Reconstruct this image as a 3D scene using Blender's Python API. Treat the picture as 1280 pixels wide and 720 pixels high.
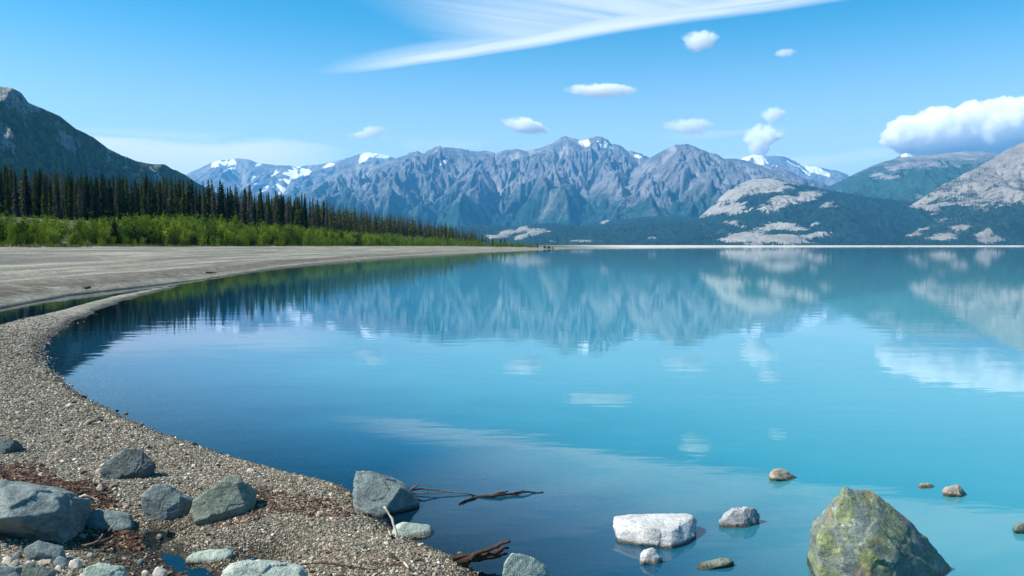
import bpy, bmesh, math, random
import numpy as np
from mathutils import Vector

for o in list(bpy.data.objects):
    bpy.data.objects.remove(o)
scene = bpy.context.scene
COL = scene.collection
R = math.radians

# ------------------------------------------------------------------ camera
EYE = 2.0                       # metres above the lake
FPX = 960.0                     # focal length in 1280-wide pixels (27 mm)
HZ = 307.3                      # row of the horizon
PITCH = math.atan((360 - HZ) / FPX)
cam_d = bpy.data.cameras.new('camera')
cam_d.sensor_width = 36.0
cam_d.lens = 27.0
cam_d.clip_start = 0.05
cam_d.clip_end = 120000.0
cam = bpy.data.objects.new('camera', cam_d)
cam.location = (0, 0, EYE)
cam.rotation_euler = (math.pi / 2 - PITCH, 0, 0)
COL.objects.link(cam)
scene.camera = cam

# ------------------------------------------------------------------ sun, sky, exposure
SUN_AZ = R(-95.0)              # from +Y towards +X ; negative = from the left
SUN_EL = R(47.0)
SKY_STRENGTH = 0.092
sdir = Vector((math.sin(SUN_AZ) * math.cos(SUN_EL), math.cos(SUN_AZ) * math.cos(SUN_EL), math.sin(SUN_EL)))
sun_d = bpy.data.lights.new('sun', 'SUN')
sun_d.energy = 5.0
sun_d.angle = R(0.55)
sun_d.color = (1.0, 0.95, 0.87)
sun = bpy.data.objects.new('sun', sun_d)
sun.rotation_euler = sdir.to_track_quat('Z', 'Y').to_euler()
sun.location = sdir * 50
COL.objects.link(sun)

vs = scene.view_settings
vs.view_transform = 'Standard'
vs.look = 'None'
vs.exposure = 0.86
vs.gamma = 1.0
vs.use_curve_mapping = False
cy = scene.cycles
cy.use_denoising = True
cy.use_adaptive_sampling = True
cy.adaptive_threshold = 0.02
cy.max_bounces = 28
cy.diffuse_bounces = 3
cy.glossy_bounces = 3
cy.transmission_bounces = 4
cy.transparent_max_bounces = 12
cy.volume_bounces = 26
cy.sample_clamp_indirect = 8.0
cy.caustics_reflective = False
cy.caustics_refractive = False


class NT:
    """tiny node-tree helper"""
    def __init__(self, tree):
        self.t = tree
        tree.nodes.clear()

    def n(self, typ, **kw):
        nd = self.t.nodes.new(typ)
        ins = kw.pop('ins', {})
        for k, v in kw.items():
            setattr(nd, k, v)
        for k, v in ins.items():
            self.set(nd.inputs[k], v)
        return nd

    def set(self, sock, v):
        if hasattr(v, 'is_linked') or isinstance(v, bpy.types.NodeSocket):
            self.t.links.new(v, sock)
        else:
            if hasattr(sock.default_value, '__len__') and not hasattr(v, '__len__'):
                v = [v] * len(sock.default_value)
            if hasattr(sock.default_value, '__len__') and len(sock.default_value) == 4 and len(v) == 3:
                v = (*v, 1.0)
            sock.default_value = v

    def math(self, op, a, b=None, c=None, clamp=False):
        nd = self.t.nodes.new('ShaderNodeMath')
        nd.operation = op
        nd.use_clamp = clamp
        self.set(nd.inputs[0], a)
        if b is not None:
            self.set(nd.inputs[1], b)
        if c is not None:
            self.set(nd.inputs[2], c)
        return nd.outputs[0]

    def vmath(self, op, a, b=None):
        nd = self.t.nodes.new('ShaderNodeVectorMath')
        nd.operation = op
        self.set(nd.inputs[0], a)
        if b is not None:
            self.set(nd.inputs[1], b)
        return nd.outputs[0]

    def mix(self, fac, a, b, blend='MIX'):
        nd = self.t.nodes.new('ShaderNodeMix')
        nd.data_type = 'RGBA'
        nd.blend_type = blend
        self.set(nd.inputs[0], fac)
        self.set(nd.inputs[6], a)
        self.set(nd.inputs[7], b)
        return nd.outputs[2]

    def step(self, x, lo, hi, a=0.0, b=1.0):
        nd = self.t.nodes.new('ShaderNodeMapRange')
        nd.interpolation_type = 'SMOOTHSTEP'
        self.set(nd.inputs['Value'], x)
        self.set(nd.inputs['From Min'], lo)
        self.set(nd.inputs['From Max'], hi)
        self.set(nd.inputs['To Min'], a)
        self.set(nd.inputs['To Max'], b)
        return nd.outputs[0]

    def noise(self, vec, scale, detail=4, rough=0.55, dist=0.0):
        nd = self.t.nodes.new('ShaderNodeTexNoise')
        self.set(nd.inputs['Vector'], vec)
        nd.inputs['Scale'].default_value = scale
        nd.inputs['Detail'].default_value = detail
        nd.inputs['Roughness'].default_value = rough
        nd.inputs['Distortion'].default_value = dist
        return nd.outputs['Fac']

    def ramp(self, fac, stops):
        nd = self.t.nodes.new('ShaderNodeValToRGB')
        cr = nd.color_ramp
        while len(cr.elements) < len(stops):
            cr.elements.new(0.5)
        for e, (p, c) in zip(cr.elements, stops):
            e.position = p
            e.color = (*c, 1.0)
        self.set(nd.inputs[0], fac)
        return nd.outputs[0]

    def comb(self, x, y, z):
        nd = self.t.nodes.new('ShaderNodeCombineXYZ')
        self.set(nd.inputs[0], x); self.set(nd.inputs[1], y); self.set(nd.inputs[2], z)
        return nd.outputs[0]

    def attr(self, name, typ='GEOMETRY'):
        nd = self.t.nodes.new('ShaderNodeAttribute')
        nd.attribute_name = name
        nd.attribute_type = typ
        return nd.outputs['Fac']


def build_world():
    w = bpy.data.worlds.new('World')
    scene.world = w
    w.use_nodes = True
    t = NT(w.node_tree)
    sky = t.n('ShaderNodeTexSky')
    sky.sky_type = 'NISHITA'
    sky.sun_disc = False
    sky.sun_elevation = SUN_EL
    sky.sun_rotation = SUN_AZ
    sky.altitude = 800.0
    sky.air_density = 1.0
    sky.dust_density = 0.9
    sky.ozone_density = 1.6
    hsv = t.n('ShaderNodeHueSaturation', ins={'Color': sky.outputs[0]})
    hsv.inputs['Saturation'].default_value = 1.52
    hsv.inputs['Hue'].default_value = 0.479
    hsv.inputs['Value'].default_value = 1.0
    col = hsv.outputs[0]
    tc = t.n('ShaderNodeTexCoord')
    sep = t.n('ShaderNodeSeparateXYZ', ins={0: tc.outputs['Generated']})
    x, y, z = sep.outputs
    zc = t.math('MAXIMUM', z, 0.02)
    # coordinates on a flat cloud layer overhead
    X = t.math('DIVIDE', x, zc)
    Y = t.math('DIVIDE', y, zc)
    # axes along / across the long cirrus band
    ca, sa = math.cos(R(-31.6)), math.sin(R(-31.6))
    S = t.math('ADD', t.math('MULTIPLY', X, ca), t.math('MULTIPLY', Y, sa))
    N = t.math('SUBTRACT', t.math('MULTIPLY', Y, ca), t.math('MULTIPLY', X, sa))
    # band axis: slow wave and a sag at its ends
    wob = t.math('MULTIPLY', t.math('SUBTRACT', t.noise(t.comb(S, 0, 3.3), 0.55, 2), 0.5), 0.25)
    N0 = t.math('ADD', N, wob)
    d = t.math('SUBTRACT', 3.36, N0)             # >0 : the nearer (higher in the sky) side
    fib = t.noise(t.comb(t.math('MULTIPLY', t.math('ADD', S, t.math('MULTIPLY', d, 0.55)), 4.0), t.math('MULTIPLY', N0, 0.4), 0.7), 1.0, 6, 0.5, 0.8)
    fib2 = t.noise(t.comb(t.math('MULTIPLY', S, 1.0), t.math('MULTIPLY', N0, 9.0), 4.7), 1.0, 6, 0.6, 0.4)
    # bright lower spine of the band
    spine = t.math('MULTIPLY', t.step(d, -0.10, 0.05), t.step(d, 0.42, 0.02))
    spine = t.math('MULTIPLY', spine, t.step(S, -3.75, -2.3))
    spine = t.math('MULTIPLY', spine, t.step(fib2, 0.05, 0.62, 0.25, 1.0))
    # feathered veil above it
    veil = t.math('MULTIPLY', t.step(d, -0.03, 0.15), t.step(d, 1.9, 0.30))
    veil = t.math('MULTIPLY', veil, t.step(t.math('SUBTRACT', S, t.math('MULTIPLY', d, 0.25)), -2.55, -1.9))
    veil = t.math('MULTIPLY', veil, t.step(fib, 0.25, 0.80, 0.45, 1.0))
    band = t.math('MAXIMUM', t.math('MULTIPLY', spine, 0.88), t.math('MULTIPLY', veil, 0.78))
    band = t.math('MULTIPLY', band, t.step(Y, -2.0, 1.0))
    # loose cirrus wisps over the whole dome
    w1 = t.noise(t.comb(t.math('MULTIPLY', S, 0.35), t.math('MULTIPLY', N, 1.5), 9.0), 1.0, 7, 0.6, 0.7)
    wisp = t.math('MULTIPLY', t.step(w1, 0.60, 0.86), 0.30)
    # milky streaks low over the horizon, all the way round
    lo = t.noise(t.comb(t.math('MULTIPLY', x, 2.1), t.math('MULTIPLY', y, 2.1), t.math('MULTIPLY', z, 20.0)), 1.0, 6, 0.55, 0.35)
    lowmask = t.step(z, 0.235, 0.09)
    low = t.math('MULTIPLY', t.step(lo, 0.40, 0.66), lowmask)
    low = t.math('MAXIMUM', t.math('MULTIPLY', low, 0.75), t.step(z, 0.30, 0.03, 0.0, 0.52))
    # the brighter stratus bank behind the left mountains
    az = t.math('ARCTAN2', x, y)
    b_noise = t.math('MULTIPLY', t.math('SUBTRACT', lo, 0.5), 0.10)
    zz = t.math('ADD', z, b_noise)
    bank = t.math('MULTIPLY', t.step(zz, 0.142, 0.118), t.step(zz, 0.02, 0.07))
    bank = t.math('MULTIPLY', bank, t.step(az, -0.10, -0.34))
    bank = t.math('MULTIPLY', bank, t.step(az, -0.75, -0.5))
    bank = t.math('MULTIPLY', bank, 0.97)
    cl = t.math('MAXIMUM', t.math('MAXIMUM', band, wisp), t.math('MAXIMUM', low, bank))
    cl = t.math('MINIMUM', cl, 0.97)
    cl = t.math('MULTIPLY', cl, t.step(z, -0.01, 0.02))
    col = t.mix(cl, col, (7.0, 7.3, 7.6))
    bg = t.n('ShaderNodeBackground', ins={'Color': col, 'Strength': SKY_STRENGTH})
    out = t.n('ShaderNodeOutputWorld')
    w.node_tree.links.new(bg.outputs[0], out.inputs['Surface'])


build_world()

# ------------------------------------------------------------------ helpers: rays, noise, meshes
CT, ST = math.cos(PITCH), math.sin(PITCH)


def ray(px, py):
    px = np.asarray(px, float); py = np.asarray(py, float)
    u = (px - 640) / FPX
    v = (360 - py) / FPX
    return u, CT + v * ST, v * CT - ST


def on_plane(px, py, z=0.0):
    """the point of the level z that stands at a picture position"""
    dx, dy, dz = ray(px, py)
    k = (z - EYE) / dz
    return dx * k, dy * k


def at_range(px, py, Y):
    """the point at ground range Y (metres along +Y)"""
    dx, dy, dz = ray(px, py)
    k = Y / dy
    return dx * k, Y + 0 * dx, EYE + dz * k


def to_px(x, y, z):
    """where a world point lies in the picture"""
    zz = z - EYE
    f = y * CT - zz * ST
    up = y * ST + zz * CT
    return 640 + FPX * x / f, 360 - FPX * up / f


def _hash(ix, iy, iz, seed):
    h = (ix.astype(np.int64) * 374761393 + iy.astype(np.int64) * 668265263 + iz.astype(np.int64) * 2147483647 * 3 + seed * 974634777) & 0xFFFFFFFF
    h = ((h ^ (h >> 13)) * 1274126177) & 0xFFFFFFFF
    h = ((h ^ (h >> 16)) * 2246822519) & 0xFFFFFFFF
    h = h ^ (h >> 15)
    return (h & 0xFFFFFF) / float(0x1000000)


def vnoise(x, y, z=None, seed=0):
    """smooth value noise -1..1"""
    if z is None:
        z = np.zeros_like(x)
    ix, iy, iz = np.floor(x), np.floor(y), np.floor(z)
    fx, fy, fz = x - ix, y - iy, z - iz
    ux, uy, uz = [f * f * f * (f * (f * 6 - 15) + 10) for f in (fx, fy, fz)]
    r = 0
    for dx in (0, 1):
        wx = ux if dx else 1 - ux
        for dy in (0, 1):
            wy = uy if dy else 1 - uy
            for dz in (0, 1):
                wz = uz if dz else 1 - uz
                r = r + wx * wy * wz * _hash(ix + dx, iy + dy, iz + dz, seed)
    return r * 2 - 1


def fbm(x, y, z=None, octv=4, seed=0, gain=0.5, lac=2.03):
    if z is None:
        z = np.zeros_like(x)
    a, s, n = 1.0, 0, 0
    for i in range(octv):
        s = s + a * vnoise(x, y, z, seed + i * 17)
        n += a
        a *= gain
        x, y, z = x * lac + 3.1, y * lac + 7.7, z * lac + 1.3
    return s / n


def sstep(x, a, b):
    t = np.clip((x - a) / (b - a), 0, 1)
    return t * t * (3 - 2 * t)


def seg_dist(x, y, poly, closed=False):
    P = np.asarray(poly, float)
    Q = np.roll(P, -1, 0) if closed else P[1:]
    P = P if closed else P[:-1]
    best = np.full(x.shape, 1e18)
    for (ax, ay), (bx, by) in zip(P, Q):
        dx, dy = bx - ax, by - ay
        L = dx * dx + dy * dy + 1e-12
        k = np.clip(((x - ax) * dx + (y - ay) * dy) / L, 0, 1)
        ex, ey = x - ax - k * dx, y - ay - k * dy
        best = np.minimum(best, ex * ex + ey * ey)
    return np.sqrt(best)


def inside(x, y, poly):
    P = np.asarray(poly, float)
    Q = np.roll(P, -1, 0)
    c = np.zeros(x.shape, bool)
    for (ax, ay), (bx, by) in zip(P, Q):
        if ay == by:
            continue
        m = ((ay > y) != (by > y)) & (x < (bx - ax) * (y - ay) / (by - ay) + ax)
        c ^= m
    return c


def sdist(x, y, poly):
    """positive outside, negative inside"""
    d = seg_dist(x, y, poly, True)
    return np.where(inside(x, y, poly), -d, d)


def mesh_np(name, V, F, smooth=True):
    """V (n,3) and F (m,k) arrays -> mesh"""
    V = np.asarray(V, np.float32); F = np.asarray(F, np.int32)
    me = bpy.data.meshes.new(name)
    k = F.shape[1]
    me.vertices.add(len(V))
    me.vertices.foreach_set('co', V.ravel())
    me.loops.add(F.size)
    me.loops.foreach_set('vertex_index', F.ravel())
    me.polygons.add(len(F))
    me.polygons.foreach_set('loop_start', np.arange(0, F.size, k, dtype=np.int32))
    me.polygons.foreach_set('loop_total', np.full(len(F), k, np.int32))
    me.polygons.foreach_set('use_smooth', np.full(len(F), smooth, bool))
    me.update(calc_edges=True)
    me.validate()
    return me


def add_attr(me, name, arr):
    a = me.attributes.new(name, 'FLOAT', 'POINT')
    a.data.foreach_set('value', np.asarray(arr, np.float32).ravel())


def link(name, me, mat=None, parent=None):
    o = bpy.data.objects.new(name, me)
    COL.objects.link(o)
    if mat is not None and me is not None and not len(me.materials):
        me.materials.append(mat)
    if parent is not None:
        o.parent = parent
    return o


def tag(o, label=None, cat=None, group=None, kind=None):
    for k, v in (('label', label), ('category', cat), ('group', group), ('kind', kind)):
        if v:
            o[k] = v
    return o


def new_mat(name):
    m = bpy.data.materials.new(name)
    m.use_nodes = True
    return m, NT(m.node_tree)


def finish(t, shader, disp=None, vol=None):
    out = t.n('ShaderNodeOutputMaterial')
    if shader is not None:
        t.t.links.new(shader, out.inputs['Surface'])
    if vol is not None:
        t.t.links.new(vol, out.inputs['Volume'])


def principled(t, col, rough=0.8, spec=0.3, normal=None):
    p = t.n('ShaderNodeBsdfPrincipled', ins={'Base Color': col, 'Roughness': rough})
    t.set(p.inputs['Specular IOR Level'], spec)
    if normal is not None:
        t.set(p.inputs['Normal'], normal)
    return p.outputs[0]


def bump(t, h, strength=0.5, dist=0.02, normal=None):
    b = t.n('ShaderNodeBump', ins={'Height': h, 'Strength': strength, 'Distance': dist})
    if normal is not None:
        t.set(b.inputs['Normal'], normal)
    return b.outputs[0]


# ------------------------------------------------------------------ the lie of the land
def PL(pts, z=0.0):
    return [tuple(float(c) for c in on_plane(a, b, z)) for a, b in pts]


SHORE_PX = [(598, 722), (592, 712), (560, 694), (522, 678), (490, 664), (462, 645), (446, 622), (425, 607), (400, 601), (360, 592), (320, 581), (280, 569),
            (240, 556), (200, 541), (160, 524), (130, 510), (105, 496), (88, 484), (72, 472), (60, 461), (53, 450),
            (51, 441), (54, 431), (62, 422), (72, 414), (85, 405), (100, 397), (125, 386), (150, 377), (175, 370), (200, 363.5),
            (230, 355.5), (260, 349), (300, 342), (350, 334.5), (400, 329), (450, 324.5), (500, 320.8), (550, 317.5),
            (600, 314.8), (650, 312.7), (700, 311.2), (740, 309.8), (800, 308.95), (900, 308.5), (1100, 308.1), (1280, 308.03)]
SHORE = PL(SHORE_PX)
LAKE = ([(9000, -2500), (900, -420), (120, -70), (20, -14), (5, -3.5), (1.6, 0.4), (0.5, 2.4), (0.0, 3.7)] + SHORE +
        [(6000, 2950), (12000, 2900)])
LAGOON = PL([(-70, 402), (0, 386), (90, 369), (200, 356.5), (268, 348.2), (262, 350.3), (200, 360.4), (130, 374), (60, 393),
             (0, 407), (-70, 431)])
PUDDLES = [PL([(163, 664), (190, 660), (232, 664), (226, 674), (205, 681), (222, 690), (262, 704), (280, 722), (235, 735), (205, 712), (190, 692), (168, 684)], 0.0),
           PL([(292, 700), (315, 694), (342, 697), (338, 706), (300, 712)], 0.0)]
UP = ([(-30, -400), (-22, -60), (-17.5, -10), (-17.0, 10), (-16.9, 20)] + PL([(0, 384.5), (90, 368), (200, 355.5), (270, 347)]) +
      PL([(350, 333.6), (450, 323.8), (550, 316.9), (600, 314.3), (650, 312.3), (700, 310.9), (740, 309.6), (800, 308.8), (900, 308.35)]) +
      [(2500, 3300), (9000, 3800)])
UPa = np.array(UP)
UP_POLY = UP + [(9000, 30000), (-30000, 30000), (-30000, -400)]


def upx(y):
    k = UPa[:, 1] < 1400
    return np.interp(y, UPa[k, 1], UPa[k, 0])


def land(x, y, full=False):
    x = np.asarray(x, float); y = np.asarray(y, float)
    sh = x.shape
    x = x.ravel(); y = y.ravel()
    sd = sdist(x, y, LAKE)
    wob = 0.06 * fbm(x * 1.1, y * 1.1, octv=4, seed=5) * np.clip(np.abs(y) / 8, 0.4, 6)
    sdw = sd + wob
    sg = sdist(x, y, LAGOON) + 0.5 * wob
    sp = np.minimum(*[sdist(x, y, p) for p in PUDDLES]) + 0.05 * fbm(x * 5, y * 5, octv=3, seed=9)
    t = seg_dist(x, y, UP) * np.where(inside(x, y, UP_POLY), 1, -1)
    r = np.hypot(x, y)
    pos = np.maximum(sdw, 0)
    h = 0.11 * (1 - np.exp(-pos / 0.22)) + 0.13 * sstep(pos, 0.3, 3.5) + 0.04 * fbm(x * 0.7, y * 0.7, octv=3, seed=2) * sstep(pos, 0, 1)
    h = h + 0.012 * fbm(x * 4, y * 4, octv=3, seed=3) * (r < 60) * sstep(pos, 0, .3)
    # the wide beach, the terrace behind it and the wooded rise
    tp = np.maximum(t, 0)
    beach = 1.72 * (1 - (1 - np.clip(tp / 28.0, 0, 1)) ** 1.5)
    ridg = 0.05 * np.sin(tp * 1.15 + 1.5 * fbm(x * .08, y * .04, octv=2, seed=8)) * sstep(tp, 1.5, 5) * sstep(tp, 30, 16)
    beach = beach + ridg + 0.06 * fbm(x * .35, y * .2, octv=4, seed=12) * sstep(tp, 1, 6)
    tp = np.maximum(t + np.interp(y, [320, 420, 520], [0, 10, 18]) * (t > 6), 0)
    terr = 4.3 * sstep(tp + 4 * fbm(x * .03, y * .03, octv=3, seed=14), 30, 52) * (1 - sstep(y, 360, 500))
    rise = np.minimum(np.maximum(tp - 52, 0) * 0.035, 6) * (1 - sstep(y, 300, 520))
    h = h + beach + terr + rise
    far = sstep(y, 700, 1500)
    h = h * (1 - far) + far * (3.4 * (1 - np.exp(-pos / 25)))
    # lagoon and puddles
    h = np.minimum(h, np.where(sg > 0, 0.01 + 0.30 * sg, 1e9))
    h = np.where(sg <= 0, -0.02 - 0.30 * (1 - np.exp(sg / 0.2)), h)
    h = np.minimum(h, np.where(sp > 0, 0.008 + 0.17 * sp, 1e9))
    h = np.where(sp <= 0, 0.008 + 0.16 * sp, h)
    # lake bed
    dep = np.maximum(-sdw, 0)
    bed = -(np.interp(y, [7, 18], [0.17, 0.055]) * dep ** 0.95 + 0.03 * dep * sstep(dep, 8, 20)) + 0.03 * fbm(x * 1.3, y * 1.3, octv=3, seed=21) * sstep(dep, 0, .6)
    bed = np.maximum(bed, -6.0)
    h = np.where(sdw < 0, bed, h)
    if full:
        return [a.reshape(sh) for a in (h, sd, sg, sp, t)]
    return h.reshape(sh)


def ground_z(x, y):
    return float(land(np.array([x]), np.array([y]))[0])


def polar_grid(r0, r1, near=0.012, far=0.028, lim=40.0, da=0.16):
    rs = [r0]
    while rs[-1] < r1:
        rs.append(rs[-1] * (1 + (near if rs[-1] < lim else far)))
    rs = np.array(rs)
    f = np.arange(-44, 44.0001, da)
    b = np.linspace(44, 316, 70)[1:-1]
    an = np.radians(np.concatenate([f, b]))
    A, RR = np.meshgrid(an, rs)
    x, y = RR * np.sin(A), RR * np.cos(A)
    nr, na = x.shape
    i = np.arange(nr - 1)[:, None] * na
    j = np.arange(na)[None]
    j2 = (j + 1) % na
    F = np.stack([i + j, i + j2, i + na + j2, i + na + j], -1).reshape(-1, 4)
    return x, y, F


# polygons of forest litter, mud
LITTER = [PL([(-60, 582), (20, 586), (70, 592), (128, 598), (140, 612), (120, 622), (160, 632), (182, 640), (178, 655), (150, 650), (110, 640), (60, 606), (-60, 604)], 0.2),
          PL([(230, 640), (300, 590), (400, 606), (440, 622), (330, 626)], 0.2)]
MUD = PL([(60, 668), (120, 655), (175, 652), (235, 668), (225, 690), (262, 705), (285, 725), (200, 725), (120, 705), (85, 700)], 0.1)


def build_ground_material():
    m, t = new_mat('gravel_ground')
    g = t.n('ShaderNodeNewGeometry')
    P = g.outputs['Position']
    sep = t.n('ShaderNodeSeparateXYZ', ins={0: P})
    z = sep.outputs[2]
    ta, sda, lit, mud = t.attr('t'), t.attr('sd'), t.attr('litter'), t.attr('mud')
    rng = t.attr('range')
    # pebbles: cell colours at two sizes
    vo = t.n('ShaderNodeTexVoronoi', ins={'Vector': P, 'Scale': 62.0})
    vo2 = t.n('ShaderNodeTexVoronoi', ins={'Vector': P, 'Scale': 23.0})
    vo3 = t.n('ShaderNodeTexVoronoi', ins={'Vector': P, 'Scale': 7.0})
    stops = [(0.0, (0.030, 0.032, 0.030)), (0.25, (0.11, 0.11, 0.095)), (0.5, (0.20, 0.19, 0.155)), (0.75, (0.30, 0.275, 0.215)), (1.0, (0.55, 0.52, 0.45))]
    peb = t.ramp(t.n('ShaderNodeSeparateColor', ins={0: vo.outputs['Color']}).outputs[0], stops)
    peb2 = t.ramp(t.n('ShaderNodeSeparateColor', ins={0: vo2.outputs['Color']}).outputs[1], stops)
    peb3 = t.ramp(t.n('ShaderNodeSeparateColor', ins={0: vo3.outputs['Color']}).outputs[1], stops)
    mid = t.mix(t.step(rng, 9, 26), peb, t.mix(t.step(rng, 14, 40), peb2, peb3))
    big = t.noise(P, 0.35, 5, 0.6)
    flat = t.ramp(big, [(0.25, (0.120, 0.113, 0.085)), (0.5, (0.180, 0.168, 0.125)), (0.75, (0.250, 0.232, 0.170))])
    col = t.mix(t.step(rng, 8, 40, 0.25, 0.72), mid, flat)
    # strand lines along the beach : bands of coarser, darker drift
    st = t.noise(t.comb(t.math('MULTIPLY', ta, 0.85), t.math('MULTIPLY', sep.outputs[1], 0.035), 0.0), 1.0, 6, 0.62, 0.5)
    on_beach = t.step(ta, 0.5, 3.0)
    col = t.mix(t.math('MULTIPLY', t.math('MULTIPLY', t.step(st, 0.48, 0.62), on_beach), 0.75), col, (0.085, 0.088, 0.075))
    col = t.mix(t.math('MULTIPLY', t.math('MULTIPLY', t.step(st, 0.47, 0.33), on_beach), 0.6), col, (0.37, 0.345, 0.26))
    # brown wrack just above the lagoon and along the lake edge
    wr_n = t.noise(P, 1.6, 5, 0.65)
    wr = t.math('MULTIPLY', t.step(ta, 0.1, 0.8), t.step(ta, 3.6, 1.6))
    wr = t.math('MULTIPLY', wr, t.step(wr_n, 0.36, 0.56))
    col = t.mix(t.math('MULTIPLY', wr, 0.8), col, (0.060, 0.046, 0.034))
    # litter and mud between the boulders
    ln = t.noise(P, 45.0, 5, 0.7)
    litc = t.ramp(ln, [(0.3, (0.018, 0.010, 0.007)), (0.55, (0.075, 0.036, 0.024)), (0.75, (0.17, 0.095, 0.06))])
    col = t.mix(lit, col, litc)
    mn = t.noise(P, 30.0, 5, 0.7)
    mudc = t.ramp(mn, [(0.3, (0.045, 0.040, 0.028)), (0.6, (0.085, 0.076, 0.052)), (0.8, (0.16, 0.14, 0.10))])
    col = t.mix(t.math('MULTIPLY', mud, 0.9), col, mudc)
    # forest floor and grass behind the beach
    gn = t.noise(P, 0.5, 6, 0.65)
    grass = t.ramp(gn, [(0.3, (0.028, 0.045, 0.014)), (0.55, (0.075, 0.085, 0.030)), (0.75, (0.17, 0.145, 0.085))])
    back = t.step(t.math('ADD', t.attr('veg'), t.math('MULTIPLY', t.math('SUBTRACT', wr_n, 0.5), 8.0)), 25.5, 29.0)
    bank = t.math('MULTIPLY', t.step(gn, 0.5, 0.62), t.step(ta, 60, 50))
    grass = t.mix(t.math('MULTIPLY', bank, 0.8), grass, (0.17, 0.15, 0.115))
    col = t.mix(back, col, grass)
    # far shore: pale beach then forest floor
    farm = t.step(rng, 700, 1200)
    pale = t.mix(t.step(t.noise(P, 0.02, 4), 0.35, 0.65), (0.52, 0.49, 0.40), (0.40, 0.37, 0.29))
    col = t.mix(farm, col, t.mix(t.step(sda, 60, 130), pale, (0.020, 0.035, 0.018)))
    # wet stones next to the water are darker and glossier
    wetn = t.math('ADD', z, t.math('MULTIPLY', t.math('SUBTRACT', t.noise(P, 3.0, 3), 0.5), 0.05))
    wet = t.step(wetn, 0.085, 0.015)
    wet = t.math('MULTIPLY', wet, t.step(rng, 300, 80))
    col = t.mix(wet, col, t.mix(1.0, col, (0.24, 0.22, 0.18), 'MULTIPLY'))
    hgt = t.math('ADD', t.math('MULTIPLY', vo.outputs['Distance'], -0.25), t.math('MULTIPLY', vo2.outputs['Distance'], -0.8))
    nrm = bump(t, hgt, 0.8, 0.03)
    nrm = bump(t, t.noise(P, 1.2, 6, 0.7), 0.35, 0.25, nrm)
    sh = principled(t, col, t.step(wet, 0, 1, 0.85, 0.6), 0.2, nrm)
    finish(t, sh)
    return m


def build_ground():
    x, y, F = polar_grid(1.0, 15800, da=0.27)
    h, sd, sg, sp, t = land(x, y, True)
    lit = np.zeros_like(x)
    near = np.hypot(x, y) < 60
    for p in LITTER:
        s = sdist(x[near], y[near], p) + 0.35 * fbm(x[near] * 2.2, y[near] * 2.2, octv=4, seed=31)
        lit[near] = np.maximum(lit[near], sstep(s, 0.12, -0.1) * (0.9 if p is LITTER[0] else 0.55))
    mud = np.zeros_like(x)
    s = sdist(x[near], y[near], MUD) + 0.2 * fbm(x[near] * 4, y[near] * 4, octv=3, seed=33)
    mud[near] = sstep(s, 0.08, -0.06)
    V = np.stack([x, y, h], -1).reshape(-1, 3)
    me = mesh_np('ground', V, F)
    t_veg = t + np.interp(y, [320, 420, 520], [0, 10, 18])
    add_attr(me, 'veg', t_veg)
    for n, a in (('t', t), ('sd', sd), ('litter', lit), ('mud', mud), ('range', np.hypot(x, y))):
        add_attr(me, n, a)
    o = link('ground', me, build_ground_material())
    tag(o, 'grey gravel lake shore curving from the foreground to the far wooded point', None, None, 'structure')
    # ---- water over everything that lies under the lake level
    x, y, F = polar_grid(1.0, 12000, 0.016, 0.07, 40.0, 0.35)
    h, sd, sg, sp, t = land(x, y, True)
    hw = h.ravel()
    keep = hw[F].min(1) < 0.004
    Fw = F[keep]
    used, inv = np.unique(Fw, return_inverse=True)
    Vw = np.stack([x, y, h], -1).reshape(-1, 3)[used]
    depth = np.maximum(-Vw[:, 2], 0)
    isl = (sd.ravel()[used] < 0.6)
    Vw[:, 2] = 0.0
    mw = mesh_np('lake_water', Vw, inv.reshape(-1, 4))
    add_attr(mw, 'depth', depth)
    add_attr(mw, 'lake', isl.astype(float))
    add_attr(mw, 'range', np.hypot(Vw[:, 0], Vw[:, 1]))
    o = link('lake_water', mw, build_water_material())
    tag(o, 'calm turquoise lake water mirroring the mountains', None, None, 'structure')


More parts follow.
